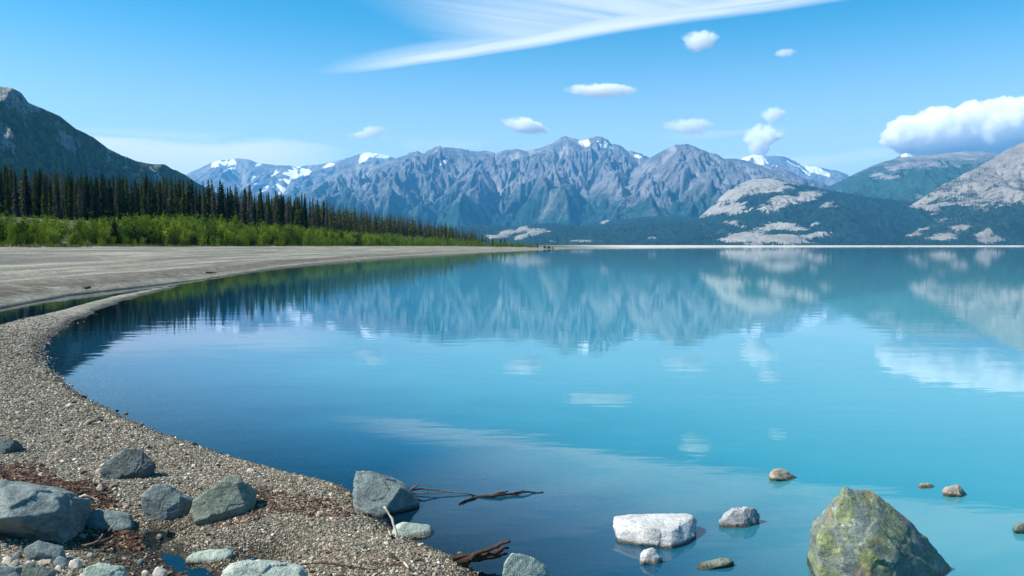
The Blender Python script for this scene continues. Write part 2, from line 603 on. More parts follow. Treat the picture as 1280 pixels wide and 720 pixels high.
def build_water_material():
    m, t = new_mat('glacial_water')
    g = t.n('ShaderNodeNewGeometry')
    P = g.outputs['Position']
    depth, lake = t.attr('depth'), t.attr('lake')
    rng = t.attr('range')
    cl = t.noise(P, 0.22, 4, 0.6)
    k = t.math('MULTIPLY', t.math('ADD', 0.6, cl), -3.0)
    turb = t.math('SUBTRACT', 1.0, t.math('POWER', 2.718, t.math('MULTIPLY', depth, k)))
    turb = t.math('MULTIPLY', turb, t.step(lake, 0, 1, 0.25, 0.97))
    body = t.ramp(turb, [(0.0, (0.006, 0.060, 0.13)), (0.45, (0.008, 0.11, 0.20)), (0.8, (0.035, 0.24, 0.29)), (1.0, (0.076, 0.270, 0.290))])
    # ripples: long low swells, breaking the mirror into vertical smears
    mp = t.n('ShaderNodeMapping', ins={'Vector': P})
    mp.inputs['Scale'].default_value = (0.55, 1.6, 1.0)
    r1 = t.noise(mp.outputs[0], 1.3, 3, 0.5)
    r2 = t.noise(mp.outputs[0], 9.0, 2, 0.5)
    patch = t.step(t.noise(P, 0.12, 3), 0.4, 0.66, 0.35, 1.0)
    hh = t.math('ADD', t.math('MULTIPLY', r1, 0.010), t.math('MULTIPLY', t.math('MULTIPLY', r2, patch), 0.0011))
    nrm = bump(t, hh, 0.22, 1.0)
    gl = t.n('ShaderNodeBsdfGlossy', ins={'Color': (0.92, 0.97, 1.0), 'Roughness': 0.022, 'Normal': nrm})
    df = t.n('ShaderNodeBsdfDiffuse', ins={'Color': body})
    tr = t.n('ShaderNodeBsdfTransparent', ins={'Color': (0.62, 0.84, 0.90)})
    under = t.n('ShaderNodeMixShader', ins={0: turb, 1: tr.outputs[0], 2: df.outputs[0]})
    fr = t.n('ShaderNodeFresnel', ins={'IOR': 1.5, 'Normal': nrm})
    top = t.n('ShaderNodeMixShader', ins={0: fr.outputs[0], 1: under.outputs[0], 2: gl.outputs[0]})
    finish(t, top.outputs[0])
    return m


build_ground()

# ------------------------------------------------------------------ mountains
def erosion(x, y, gx, gy, freq, octv, seed, gain=0.6, steep0=0.5):
    """gullies that run down the fall line, octave by octave"""
    tot = np.zeros_like(x)
    amp = 1.0
    for o in range(octv):
        px, py = x * freq, y * freq
        L = np.hypot(gx, gy) + 1e-6
        dx, dy = -gy / L, gx / L            # across the slope
        ix, iy = np.floor(px), np.floor(py)
        va = np.zeros_like(x); vb = np.zeros_like(x); ws = np.zeros_like(x)
        for i in (-1, 0, 1):
            for j in (-1, 0, 1):
                cx, cy_ = ix + i, iy + j
                hx = _hash(cx, cy_, cx * 0, seed + o * 31)
                hy = _hash(cx, cy_, cx * 0, seed + o * 31 + 7)
                ex, ey = px - cx - hx, py - cy_ - hy
                w = np.exp(-2.2 * (ex * ex + ey * ey))
                ph = 2 * np.pi * (ex * dx + ey * dy)
                va += w * np.cos(ph); vb += w * np.sin(ph); ws += w
        va /= ws; vb /= ws
        st = np.clip(L / steep0, 0, 1)
        tot += amp * va * st
        gx = gx - vb * dx * amp * st * 0.9
        gy = gy - vb * dy * amp * st * 0.9
        amp *= gain
        freq *= 2.0
    return tot


def mountain(name, crest, W, Wb, nu, nv, mat, label, seed=1, ero=60.0, freq=1 / 600., octv=5, spur=0.35, spur_f=1 / 900., power=1.15,
             rough=6.0, base=0.0, spots=(), snow=None, domes=(), group=None):
    c = np.array(crest, float)
    # dense crest in picture space, then to world
    px = np.linspace(c[0, 0], c[-1, 0], nu)
    py = np.interp(px, c[:, 0], c[:, 1])
    Yd = np.interp(px, c[:, 0], c[:, 2])
    cx, cyy, cz = at_range(px, py, Yd)
    s = np.concatenate([-np.linspace(1, 0, nv) ** 1.1, np.linspace(0, 1, nv // 4)[1:]])
    U, S = np.meshgrid(np.arange(nu), s)
    # the slope falls towards the viewer and a little outwards
    X = cx[U] * (1 + 0.0 * S)
    Wd = np.where(S < 0, W, Wb)
    Yw = cyy[U] + S * Wd
    X = cx[U] * (1 + np.minimum(S, 0) * 0.35 * W / cyy[U])
    H0 = cz[U]
    a = np.abs(S)
    n1 = 1 - np.abs(fbm(X * spur_f, Yw * spur_f * 0.35, octv=3, seed=seed)) * 2.0
    n1 = n1 * sstep(a, 0.02, 0.3)
    a2 = np.clip(a * (1 - spur * n1), 0, 1)
    prof = (1 - a2) ** power
    Z = base - 4 + (H0 - base + 4) * prof * sstep(1 - a, 0.0, 0.22)
    gy_, gx_ = np.gradient(Z)
    dXu = np.gradient(X, axis=1); dYs = np.gradient(Yw, axis=0)
    gx = gx_ / np.where(np.abs(dXu) < 1e-3, 1e-3, dXu)
    gy = gy_ / np.where(np.abs(dYs) < 1e-3, 1e-3, dYs)
    g = erosion(X, Yw, gx, gy, freq, octv, seed + 3)
    env = sstep(a, 0.0, 0.24) * np.where(S > 0, 0.25, 1.0) * sstep(1 - a, 0.0, 0.35)
    Z = Z + ero * g * env * np.clip(H0 / max(1.0, float(H0.max())) * 1.25, 0.15, 1.0)
    fine = fbm(X / 70, Yw / 70, octv=5, seed=seed + 9, gain=0.5)
    Z = Z + rough * fine * np.clip(0.3 + env, 0, 1)
    # crags on the crest
    Z = Z + rough * 1.1 * np.clip(1 - np.abs(fbm(X / 110, Yw / 110, octv=4, seed=seed + 19, gain=0.5)) * 2, -1, 0.8) * sstep(a, 0.2, 0.0)
    rock = np.zeros_like(Z); snw = np.zeros_like(Z)
    for (sx, sy, rx, ry, k, dome) in domes:
        ppx, ppy = to_px(X, Yw, Z)
        wob = 1.15 * fbm(X / 75 + Z / 60, Yw / 190, Z / 30, octv=5, seed=seed + 23, gain=0.62)
        q = 1 - np.hypot((ppx - sx + 1.1 * (ppy - sy)) / rx, (ppy - sy) / ry) + wob
        mk = np.clip(0.5 + 1.1 * q, 0, 1) * k * (S < 0.05)
        rock = np.maximum(rock, mk)
        Z = Z + dome * sstep(q, 0, 0.8) * (S < 0.05)
    ppx, ppy = to_px(X, Yw, Z)
    if snow:
        for (sx, sy, rx, ry, k) in snow:
            q = 1 - np.hypot((ppx - sx) / rx, (ppy - sy) / ry)
            snw = np.maximum(snw, np.clip(0.5 + 0.9 * (np.minimum(q, .35) - 0.16 * min(k, 4) + 0.2 * fine - k * g), 0, 1) * (q > -0.3))
    V = np.stack([X, Yw, Z], -1).reshape(-1, 3)
    nr, nc = X.shape
    i = np.arange(nr - 1)[:, None] * nc
    j = np.arange(nc - 1)[None]
    F = np.stack([i + j, i + j + 1, i + nc + j + 1, i + nc + j], -1).reshape(-1, 4)
    me = mesh_np(name, V, F)
    add_attr(me, 'gully', g)
    add_attr(me, 'rock', rock)
    add_attr(me, 'snow', snw)
    add_attr(me, 'height', Z / max(1.0, float(H0.max())))
    o = link(name, me, mat)
    tag(o, label, None, group, 'structure')
    return X, Yw, Z, rock


def mountain_material(name, rock_cols, veg_col, veg_lo, veg_hi, size, snow=True, scree=(0.42, 0.38, 0.33), veg_noise=0.35, veg_var=1.9, scree_k=0.6):
    """rock, scree in the gullies, forest low down, snow patches"""
    m, t = new_mat(name)
    g = t.n('ShaderNodeNewGeometry')
    P = g.outputs['Position']
    gul, rk, sn, hh = t.attr('gully'), t.attr('rock'), t.attr('snow'), t.attr('height')
    n1 = t.noise(P, 1.0 / size, 7, 0.62)
    n2 = t.noise(P, 6.0 / size, 6, 0.65)
    mp = t.n('ShaderNodeMapping', ins={'Vector': P})
    mp.inputs['Rotation'].default_value = (0, R(28), R(20))
    mp.inputs['Scale'].default_value = (0.35, 1.0, 2.6)
    n3 = t.noise(mp.outputs[0], 4.0 / size, 6, 0.6)
    rock = t.ramp(t.math('ADD', t.math('MULTIPLY', n1, 0.5), t.math('MULTIPLY', n3, 0.5)), [(0.3, rock_cols[0]), (0.5, rock_cols[1]), (0.68, rock_cols[2])])
    sc = t.step(t.math('ADD', gul, t.math('MULTIPLY', t.math('SUBTRACT', n2, 0.5), 0.9)), -0.15, -0.7)
    rock = t.mix(t.math('MULTIPLY', sc, scree_k), rock, scree)
    vn = t.math('MULTIPLY', t.math('SUBTRACT', n1, 0.5), veg_noise * 2)
    vn = t.math('ADD', vn, t.math('MULTIPLY', t.math('SUBTRACT', n2, 0.5), veg_noise))
    vn = t.math('SUBTRACT', vn, t.math('MULTIPLY', gul, 0.06))
    veg = t.step(t.math('ADD', hh, vn), veg_hi, veg_lo)
    n4 = t.noise(P, 2.6 / size * 3, 6, 0.7, 0.5)
    rk = t.step(t.math('ADD', rk, t.math('MULTIPLY', t.math('SUBTRACT', n4, 0.5), 2.3)), 0.5, 0.66)
    veg = t.math('MULTIPLY', veg, t.math('SUBTRACT', 1.0, rk))
    vcol = t.mix(t.step(n2, 0.35, 0.65), veg_col, tuple(c * veg_var for c in veg_col))
    col = t.mix(veg, rock, vcol)
    rough = 0.9
    if snow:
        n5 = t.noise(t.vmath('MULTIPLY', P, (1.0, 1.0, 0.35)), 14.0 / size, 5, 0.7)
        sn = t.step(t.math('ADD', sn, t.math('MULTIPLY', t.math('SUBTRACT', n5, 0.5), 0.9)), 0.56, 0.68)
        col = t.mix(sn, col, (0.82, 0.84, 0.88))
    tex = t.noise(P, 22.0 / size, 4, 0.7)
    nrm = bump(t, t.math('ADD', n2, t.math('MULTIPLY', tex, 0.4)), 0.9, size * 0.08)
    finish(t, principled(t, col, rough, 0.1, nrm))
    return m


M_far = mountain_material('far_rock', [(0.060, 0.075, 0.095), (0.135, 0.145, 0.160), (0.255, 0.245, 0.240)], (0.008, 0.034, 0.030), 0.20, 0.50, 420.0, scree=(0.36, 0.335, 0.31), veg_noise=0.24)
M_mid = mountain_material('green_mountain_rock', [(0.10, 0.10, 0.10), (0.19, 0.18, 0.165), (0.30, 0.27, 0.24)], (0.017, 0.040, 0.026), 0.72, 1.0, 330.0, scree=(0.32, 0.29, 0.26), veg_noise=0.22, scree_k=0.35)
M_hill = mountain_material('forested_bedrock', [(0.15, 0.145, 0.125), (0.25, 0.24, 0.21), (0.37, 0.35, 0.305)], (0.007, 0.022, 0.020), 1.2, 1.5, 160.0, scree=(0.40, 0.37, 0.33), veg_noise=0.15, scree_k=0.3)
M_slab = mountain_material('pale_bedrock_slopes', [(0.13, 0.12, 0.10), (0.22, 0.20, 0.17), (0.33, 0.30, 0.255)], (0.010, 0.024, 0.014), 0.22, 0.50, 200.0, scree=(0.34, 0.30, 0.26), veg_noise=0.5, scree_k=0.3)
M_left = mountain_material('dark_mountain_side', [(0.10, 0.10, 0.095), (0.20, 0.20, 0.185), (0.34, 0.325, 0.29)], (0.016, 0.028, 0.009), 0.62, 0.76, 95.0, scree=(0.34, 0.33, 0.30), veg_noise=0.95, scree_k=0.6, veg_var=4.2)


def cr(pts, d):
    return [(a, b, d) if not callable(d) else (a, b, d(a)) for a, b in pts]


build_list = []
leftm = mountain('left_mountain', [(-260, 20, 1300), (-150, 60, 1350), (-60, 88, 1420), (-10, 109, 1480), (8, 112, 1500), (16, 113, 1500), (27, 119, 1520), (33, 130, 1530), (50, 137, 1560),
                           (75, 148, 1600), (95, 164, 1650), (115, 173, 1700), (135, 188, 1780), (150, 195, 1820), (170, 204, 1900), (190, 207, 1950), (205, 206, 1980),
                           (225, 216, 2060), (250, 232, 2200), (300, 258, 2400), (380, 290, 2700)],
         620, 500, 380, 150, M_left, 'dark green mountain shoulder rising behind the spruce wood at the left edge', seed=4, ero=40, freq=1 / 230., octv=6, spur=0.34, spur_f=1 / 260., rough=5.0)
mountain('far_mountain_range', cr([(120, 250), (180, 238), (225, 222), (240, 215), (262, 205), (275, 200), (288, 200), (300, 198), (312, 200), (322, 204), (345, 207), (360, 207), (375, 208), (400, 206),
                                   (415, 203), (440, 196), (452, 192), (462, 191), (475, 192), (488, 196), (500, 201), (540, 215), (620, 250)], 12600),
         3400, 1500, 360, 115, M_far, 'blue snow-streaked far mountain range standing left of the central peaks', seed=11, ero=95, freq=1 / 800., spur=0.28, spur_f=1 / 1400., rough=8,
         snow=[(472, 194, 24, 4, 0.4), (455, 199, 8, 5, 0.9), (345, 222, 24, 22, 4.5), (280, 207, 12, 12, 5.0), (410, 207, 8, 3, 2.0), (372, 226, 18, 14, 4.5)])
mountain('central_mountain_range', cr([(350, 262), (385, 240), (410, 224), (432, 210), (455, 206), (480, 205), (500, 197), (512, 192), (522, 189), (528, 192), (540, 187), (549, 182), (556, 185), (566, 186), (580, 187),
                                       (592, 190), (605, 189), (620, 192), (634, 188), (648, 187), (660, 189), (672, 187), (684, 183), (693, 178), (701, 173), (708, 171), (718, 174),
                                       (728, 177), (736, 173), (744, 171), (752, 172), (760, 176), (764, 181), (772, 181), (784, 188), (797, 191), (810, 197), (830, 210), (870, 228), (930, 255)], 9600),
         3000, 1500, 620, 200, M_far, 'rugged blue-grey central mountain range with steep gullied face', seed=21, ero=120, freq=1 / 620., octv=6, spur=0.34, spur_f=1 / 800., rough=13,
         snow=[(733, 178, 8, 4, 0.9), (748, 181, 9, 5, 1.0), (770, 184, 7, 3, 0.8), (553, 203, 6, 5, 1.0), (800, 195, 6, 2.5, 0.8)])
mountain('right_peak', cr([(690, 292), (725, 272), (760, 242), (785, 220), (800, 206), (812, 198), (830, 188), (843, 182), (856, 180), (866, 182), (874, 187), (882, 190), (895, 193), (905, 199), (918, 199), (932, 201),
                           (950, 206), (968, 208), (990, 216), (1010, 226), (1045, 248), (1100, 280)], 8000),
         2500, 1300, 400, 165, M_far, 'grey pyramid-shaped peak right of the central range', seed=37, ero=100, freq=1 / 560., octv=6, spur=0.36, spur_f=1 / 900., rough=8)
mountain('snowy_peak', cr([(880, 228), (905, 212), (920, 204), (930, 197), (940, 194), (950, 193), (957, 196), (966, 195), (980, 196), (992, 200), (1005, 207), (1020, 208), (1035, 212), (1048, 214), (1058, 218), (1072, 228),
                           (1095, 222), (1112, 203), (1122, 196), (1133, 191), (1143, 196), (1160, 208), (1200, 230)], 12800),
         3000, 1500, 300, 120, M_far, 'snow-covered peak under the small cumulus cloud', seed=41, ero=110, freq=1 / 800., spur=0.28, spur_f=1 / 1300., rough=8,
         snow=[(942, 201, 18, 9, 0.6), (985, 206, 28, 10, 1.1), (1025, 213, 30, 7, 1.5), (1132, 195, 9, 5, 0.9)])
mountain('green_mountain', cr([(940, 292), (985, 266), (1015, 246), (1040, 232), (1060, 222), (1085, 210), (1105, 202), (1125, 197), (1150, 195), (1180, 192), (1205, 190), (1230, 190), (1245, 193), (1275, 196), (1330, 200), (1450, 215)], 7200),
         3300, 1400, 380, 120, M_mid, 'broad green mountain with a flat top under the large cloud', seed=53, ero=60, freq=1 / 520., octv=6, spur=0.32, spur_f=1 / 900., rough=6,
         domes=[(1160, 205, 44, 7, 0.7, 0), (1095, 218, 10, 3, .8, 0), (1110, 222, 14, 4, .8, 0), (1125, 208, 18, 5, 0.7, 0), (1150, 245, 6, 3, .7, 0)])
hill = mountain('bedrock_hills', cr([(780, 303), (820, 296), (850, 287), (870, 276), (884, 264), (896, 252), (910, 240), (925, 230), (940, 224), (957, 222), (972, 223), (985, 228), (1003, 231), (1020, 235), (1045, 240), (1080, 246), (1130, 252), (1200, 258), (1290, 262)], 4700),
                1750, 900, 430, 130, M_hill, 'dark forested hills with bare pale bedrock humps along the far shore', seed=61, ero=22, freq=1 / 260., octv=5, spur=0.25, spur_f=1 / 480., rough=4.5, power=0.95,
                domes=[(950, 230, 40, 10, 1.0, 0), (915, 243, 22, 11, 1.0, 6), (888, 262, 16, 7, 1.0, 4), (912, 262, 22, 9, .9, 8), (975, 252, 18, 10, 0.9, 10), (1010, 245, 16, 7, 0.9, 6),
                       (1035, 256, 10, 4, 0.9, 5), (968, 285, 30, 6, 1.0, 12), (1000, 287, 17, 5, 1.0, 8), (1020, 294, 22, 5, 1.0, 8), (930, 296, 22, 6, 1.0, 10), (980, 301, 42, 8, 1.0, 14),
                       (890, 289, 14, 5, 0.9, 5), (870, 284, 14, 4, 0.8, 4), (860, 298, 9, 3, 0.8, 3), (1020, 280, 9, 3, 0.8, 3), (915, 279, 10, 3, 0.8, 3)])
foot = mountain('forested_foothills', cr([(480, 288), (560, 285), (600, 281), (640, 284), (680, 279), (720, 283), (760, 276), (800, 272), (840, 270), (880, 274), (920, 284), (980, 297)], 5600),
                2400, 900, 400, 100, M_hill, 'blue-green wooded foothills below the central range', seed=71, ero=24, freq=1 / 330., octv=5, spur=0.25, spur_f=1 / 600., rough=5, power=0.9,
                domes=[(632, 292, 10, 5, 0.9, 6), (652, 287, 6, 5, 0.8, 5), (668, 290, 14, 4, 0.8, 6), (622, 296, 14, 3, 0.8, 4), (650, 297, 8, 4, 0.9, 4), (725, 301, 30, 1.6, 0.9, 3), (757, 276, 5, 4, .8, 3), (815, 298, 6, 2, .8, 3)])
slab = mountain('rocky_mountain', [(1020, 305, 3600), (1060, 301, 3650), (1085, 292, 3700), (1100, 284, 3750), (1118, 275, 3800), (1132, 263, 3850), (1150, 250, 3900), (1165, 240, 3900), (1178, 231, 3950), (1195, 223, 4000), (1215, 213, 4050),
                                   (1235, 203, 4100), (1255, 190, 4150), (1270, 182, 4200), (1285, 176, 4200), (1330, 158, 4250), (1420, 140, 4300), (1520, 150, 4300)],
                1080, 900, 380, 160, M_slab, 'steep tan bedrock mountain with dark tree patches at the right edge', seed=83, ero=30, freq=1 / 260., octv=6, spur=0.30, spur_f=1 / 420., rough=5, power=0.95,
                domes=[(1110, 285, 22, 8, 1, 5), (1150, 262, 30, 11, 1, 6), (1180, 296, 20, 5, 1, 6), (1232, 292, 12, 8, 1, 5), (1200, 285, 14, 4, 0.9, 5), (1238, 300, 16, 5, 1, 4), (1255, 235, 75, 26, 0.60, 0), (1140, 290, 16, 6, 1, 4)])


def far_trees():
    """conifers on the far hills: too many and too small to count"""
    rng = np.random.default_rng(5)
    V, F = [], []
    for (X, Y, Z, rock), n, hmax, hs in ((leftm, 6000, 0.95, 0.5), (hill, 9000, 1.0, 1), (slab, 7000, 0.62, 1), (foot, 4500, 1.0, 1)):
        nr, nc = X.shape
        i = rng.integers(0, int(nr * 0.8), n); j = rng.integers(0, nc, n)
        x, y, z = X[i, j], Y[i, j], Z[i, j]
        keep = (rock[i, j] < 0.5) & (z < hmax * Z.max() * (0.35 + 0.6 * rng.random(n))) & (z > 1)
        if hs < 1:
            keep &= fbm(x / 90, y / 90, z / 90, octv=3, seed=77) > 0.0
        x, y, z = x[keep], y[keep], z[keep]
        x = x + rng.normal(0, 4, len(x))
        h = hs * rng.uniform(9, 17, len(x)); r = h * rng.uniform(0.13, 0.2, len(x))
        b = len(V) and sum(len(v) for v in V)
        k = 5
        an = np.linspace(0, 2 * np.pi, k, endpoint=False)
        ring = np.stack([x[:, None] + r[:, None] * np.cos(an), y[:, None] + r[:, None] * np.sin(an), np.repeat(z[:, None] - 2, k, 1)], -1)
        tip = np.stack([x, y, z + h], -1)[:, None]
        v = np.concatenate([ring, tip], 1).reshape(-1, 3)
        base = b + np.arange(len(x))[:, None] * (k + 1)
        f = np.stack([base + np.arange(k), base + (np.arange(k) + 1) % k, np.repeat(base + k, k, 1)], -1).reshape(-1, 3)
        V.append(v); F.append(f)
    me = mesh_np('far_conifer_forest', np.concatenate(V), np.concatenate(F), False)
    m, t = new_mat('far_conifer')
    g = t.n('ShaderNodeNewGeometry')
    c = t.ramp(t.noise(g.outputs['Position'], 0.02, 4), [(0.3, (0.010, 0.026, 0.018)), (0.7, (0.022, 0.045, 0.026))])
    finish(t, principled(t, c, 0.9, 0.1))
    tag(link('far_conifer_forest', me, m), 'dark conifer forest covering the hills on the far shore', 'forest', None, 'stuff')


far_trees()

# ------------------------------------------------------------------ the air
def build_haze():
    bm = bmesh.new()
    bmesh.ops.create_cube(bm, size=1.0)
    me = bpy.data.meshes.new('haze')
    bm.to_mesh(me); bm.free()
    m, t = new_mat('blue_air')
    v = t.n('ShaderNodeVolumePrincipled', ins={'Color': (0.12, 0.52, 1.0), 'Density': HAZE_DENSITY, 'Anisotropy': 0.1})
    finish(t, None, None, v.outputs[0])
    o = link('haze', me, m)
    o.scale = (33000, 33000, 1560)
    o.location = (0, 0, 780 - 7.5)
    tag(o, 'thin blue air between the shore and the mountains', None, None, 'stuff')


HAZE_DENSITY = 5.2e-5
build_haze()


# ------------------------------------------------------------------ clouds
def cloud_material(name, dens, size, wispy):
    m, t = new_mat(name)
    tc = t.n('ShaderNodeTexCoord')
    G = t.vmath('SUBTRACT', t.vmath('MULTIPLY', tc.outputs['Generated'], (2, 2, 2)), (1, 1, 1))
    ln = t.n('ShaderNodeVectorMath', operation='LENGTH', ins={0: G}).outputs['Value']
    n = t.noise(tc.outputs['Object'], 1.0 / size, 5, 0.6, 0.3)
    q = t.math('ADD', t.math('SUBTRACT', 1.0, ln), t.math('MULTIPLY', t.math('SUBTRACT', n, 0.5), 1.5))
    d = t.math('MULTIPLY', t.step(q, 0.0, 0.55), dens) if wispy else dens
    v = t.n('ShaderNodeVolumePrincipled', ins={'Color': (1.0, 1.0, 1.0), 'Density': d, 'Anisotropy': 0.0})
    finish(t, None, None, v.outputs[0])
    return m


ICO = {}


def ico(sub):
    if sub not in ICO:
        bm = bmesh.new()
        bmesh.ops.create_icosphere(bm, subdivisions=sub, radius=1.0)
        bm.verts.ensure_lookup_table()
        V = np.array([v.co[:] for v in bm.verts]); F = np.array([[v.index for v in f.verts] for f in bm.faces])
        bm.free()
        V /= np.linalg.norm(V, axis=1)[:, None]
        ICO[sub] = (V, F)
    return ICO[sub]


def cloud(outline, D, depth, lump, lump_size, dens, label, seed, sub=5):
    P = np.array(outline, float)
    wx, wy, wz = at_range(P[:, 0], P[:, 1], D)
    cx, cz = (wx.min() + wx.max()) / 2, (wz.min() + wz.max()) / 2
    hw, hh = (wx.max() - wx.min()) / 2, (wz.max() - wz.min()) / 2
    ex, ez = (wx - cx) / hw, (wz - cz) / hh
    an = np.arctan2(ez, ex)
    o = np.argsort(an)
    an, rr = an[o], np.hypot(ex, ez)[o]
    an = np.concatenate([an - 2 * np.pi, an, an + 2 * np.pi]); rr = np.tile(rr, 3)
    V, F = ico(sub)
    th = np.arctan2(V[:, 2], V[:, 0])
    r = np.interp(th, an, rr)
    X, Y, Z = V[:, 0] * r * hw, V[:, 1] * depth, V[:, 2] * r * hh
    n = 1 - 2 * np.abs(fbm(X / lump_size, Y / lump_size, Z / lump_size, octv=6, seed=seed, gain=0.6))
    k = lump * (n - 0.4)
    X, Y, Z = X + V[:, 0] * k, Y + V[:, 1] * k, Z + V[:, 2] * k * 0.9
    me = mesh_np('cloud', np.stack([X, Y, Z], -1), F)
    ob = link('cloud', me, cloud_material('cloud_vapour', dens, lump_size, sub < 6))
    ob.location = (cx, D, cz)
    tag(ob, label, 'cloud', 'small fair-weather clouds')


def oval(x0, x1, y0, y1, skew=0.0, n=16):
    a = np.linspace(0, 2 * np.pi, n, endpoint=False)
    return [((x0 + x1) / 2 + (x1 - x0) / 2 * math.cos(q), (y0 + y1) / 2 + (y1 - y0) / 2 * math.sin(q) + skew * math.cos(q)) for q in a]


cloud([(1107, 170), (1112, 160), (1125, 152), (1140, 145), (1160, 141), (1175, 140), (1190, 141), (1205, 135), (1225, 131), (1245, 128), (1265, 127), (1290, 130), (1330, 128), (1370, 140), (1380, 165),
       (1360, 192), (1280, 200), (1240, 196), (1200, 192), (1160, 194), (1140, 192), (1125, 182), (1110, 177)], 23000, 760, 420, 560, 0.0055,
      'large white cumulus cloud piled above the mountains at the right edge', 3, 6)
cloud([(627, 148), (635, 144), (650, 146), (665, 153), (680, 159), (694, 164), (675, 168), (655, 166), (640, 160), (630, 154)], 21000, 420, 60, 260, 0.007, 'smooth white cloud slanting down towards the central peaks', 5)
cloud([(702, 112), (715, 107), (740, 105), (770, 106), (790, 110), (799, 113), (785, 118), (760, 121), (735, 121), (722, 117), (708, 115)], 21000, 420, 50, 260, 0.007, 'flat lens-shaped white cloud above the central peaks', 6)
cloud([(851, 60), (858, 52), (852, 46), (866, 40), (885, 38), (898, 42), (896, 52), (884, 60), (868, 64)], 21000, 380, 80, 200, 0.0045, 'small ragged white cloud below the end of the cirrus band', 7)
cloud([(964, 70), (972, 66), (986, 61), (995, 64), (992, 69), (978, 71)], 21000, 200, 40, 120, 0.004, 'tiny thin cloud shred right of the ragged small cloud', 8, 4)
cloud([(927, 166), (932, 158), (944, 155), (952, 157), (962, 155), (976, 157), (982, 166), (976, 174), (966, 177), (958, 182), (956, 192), (952, 202), (942, 202), (940, 192), (938, 180), (931, 174)], 22000, 420, 120, 260, 0.008,
      'mushroom-shaped cumulus puff rising over the snowy peak', 9)
cloud([(952, 147), (956, 137), (966, 133), (977, 137), (982, 145), (974, 151), (962, 153)], 22000, 260, 80, 180, 0.0045, 'round cloud puff hanging above the mushroom-shaped cumulus', 10)
cloud([(828, 158), (840, 150), (858, 151), (872, 147), (887, 149), (888, 163), (880, 170), (866, 168), (845, 164)], 22000, 360, 90, 240, 0.0038, 'loose white cloud above the grey pyramid-shaped peak', 11)
cloud([(431, 172), (444, 166), (456, 165), (464, 158), (478, 155), (485, 160), (478, 167), (462, 172), (446, 177)], 22000, 260, 80, 200, 0.0042, 'small white cloud over the far range left of the central peaks', 12)


# ------------------------------------------------------------------ rocks
def rock_material(name, c0, c1, c2, vein=(0.4, 0.45, 0.42), lichen=0.0, crack=0.22, scale=1.0):
    m, t = new_mat(name)
    tc = t.n('ShaderNodeTexCoord')
    P = tc.outputs['Object']
    g = t.n('ShaderNodeNewGeometry')
    z = t.n('ShaderNodeSeparateXYZ', ins={0: g.outputs['Position']}).outputs[2]
    n1 = t.noise(P, 5.0 * scale, 8, 0.65, 0.4)
    n2 = t.noise(P, 26.0 * scale, 6, 0.7)
    col = t.ramp(t.math('ADD', t.math('MULTIPLY', n1, 0.65), t.math('MULTIPLY', n2, 0.35)), [(0.32, c0), (0.5, c1), (0.68, c2)])
    mp = t.n('ShaderNodeMapping', ins={'Vector': P})
    mp.inputs['Rotation'].default_value = (0.5, 0.3, 0.8)
    mp.inputs['Scale'].default_value = (1, 1, 3.0)
    cr_ = t.noise(mp.outputs[0], 4.5 * scale, 5, 0.55, 0.8)
    line = t.step(t.math('ABSOLUTE', t.math('SUBTRACT', cr_, 0.5)), 0.0, 0.018, 1.0, 0.0)
    col = t.mix(t.math('MULTIPLY', line, crack), col, tuple(c * 0.4 for c in c0))
    v2 = t.noise(mp.outputs[0], 7.0 * scale, 4, 0.5, 1.2)
    vl = t.step(t.math('ABSOLUTE', t.math('SUBTRACT', v2, 0.53)), 0.0, 0.010, 1.0, 0.0)
    col = t.mix(t.math('MULTIPLY', vl, 0.16), col, vein)
    if lichen:
        l1 = t.noise(P, 3.4 * scale, 7, 0.7, 0.6)
        col = t.mix(t.math('MULTIPLY', t.step(l1, 0.43, 0.60), lichen), col, t.mix(t.step(n2, 0.4, 0.6), (0.12, 0.160, 0.055), (0.28, 0.30, 0.115)))
        l2 = t.noise(t.vmath('ADD', P, (7.1, 3.3, 1.7)), 5.5 * scale, 7, 0.72, 0.5)
        col = t.mix(t.math('MULTIPLY', t.step(l2, 0.56, 0.66), 0.75 * lichen), col, (0.36, 0.19, 0.085))
        l3 = t.noise(t.vmath('ADD', P, (1.7, 9.3, 4.4)), 9.0 * scale, 6, 0.7)
        col = t.mix(t.math('MULTIPLY', t.step(l3, 0.57, 0.66), 0.7 * lichen), col, (0.42, 0.47, 0.40))
        l4 = t.noise(t.vmath('ADD', P, (4.7, 2.3, 8.4)), 4.2 * scale, 7, 0.7)
        col = t.mix(t.math('MULTIPLY', t.step(l4, 0.56, 0.64), 0.8 * lichen), col, (0.045, 0.060, 0.065))
    wn = t.math('ADD', z, t.math('MULTIPLY', t.math('SUBTRACT', n2, 0.5), 0.03))
    wet = t.step(wn, 0.034, 0.012)
    col = t.mix(wet, col, t.mix(1.0, col, (0.30, 0.27, 0.21), 'MULTIPLY'))
    hgt = t.math('SUBTRACT', t.math('ADD', t.math('MULTIPLY', n1, 1.0), t.math('MULTIPLY', n2, 0.45)), t.math('MULTIPLY', line, 0.10))
    nrm = bump(t, hgt, 0.75, 0.05 / scale)
    finish(t, principled(t, col, t.step(wet, 0, 1, 0.8, 0.35), 0.3, nrm))
    return m


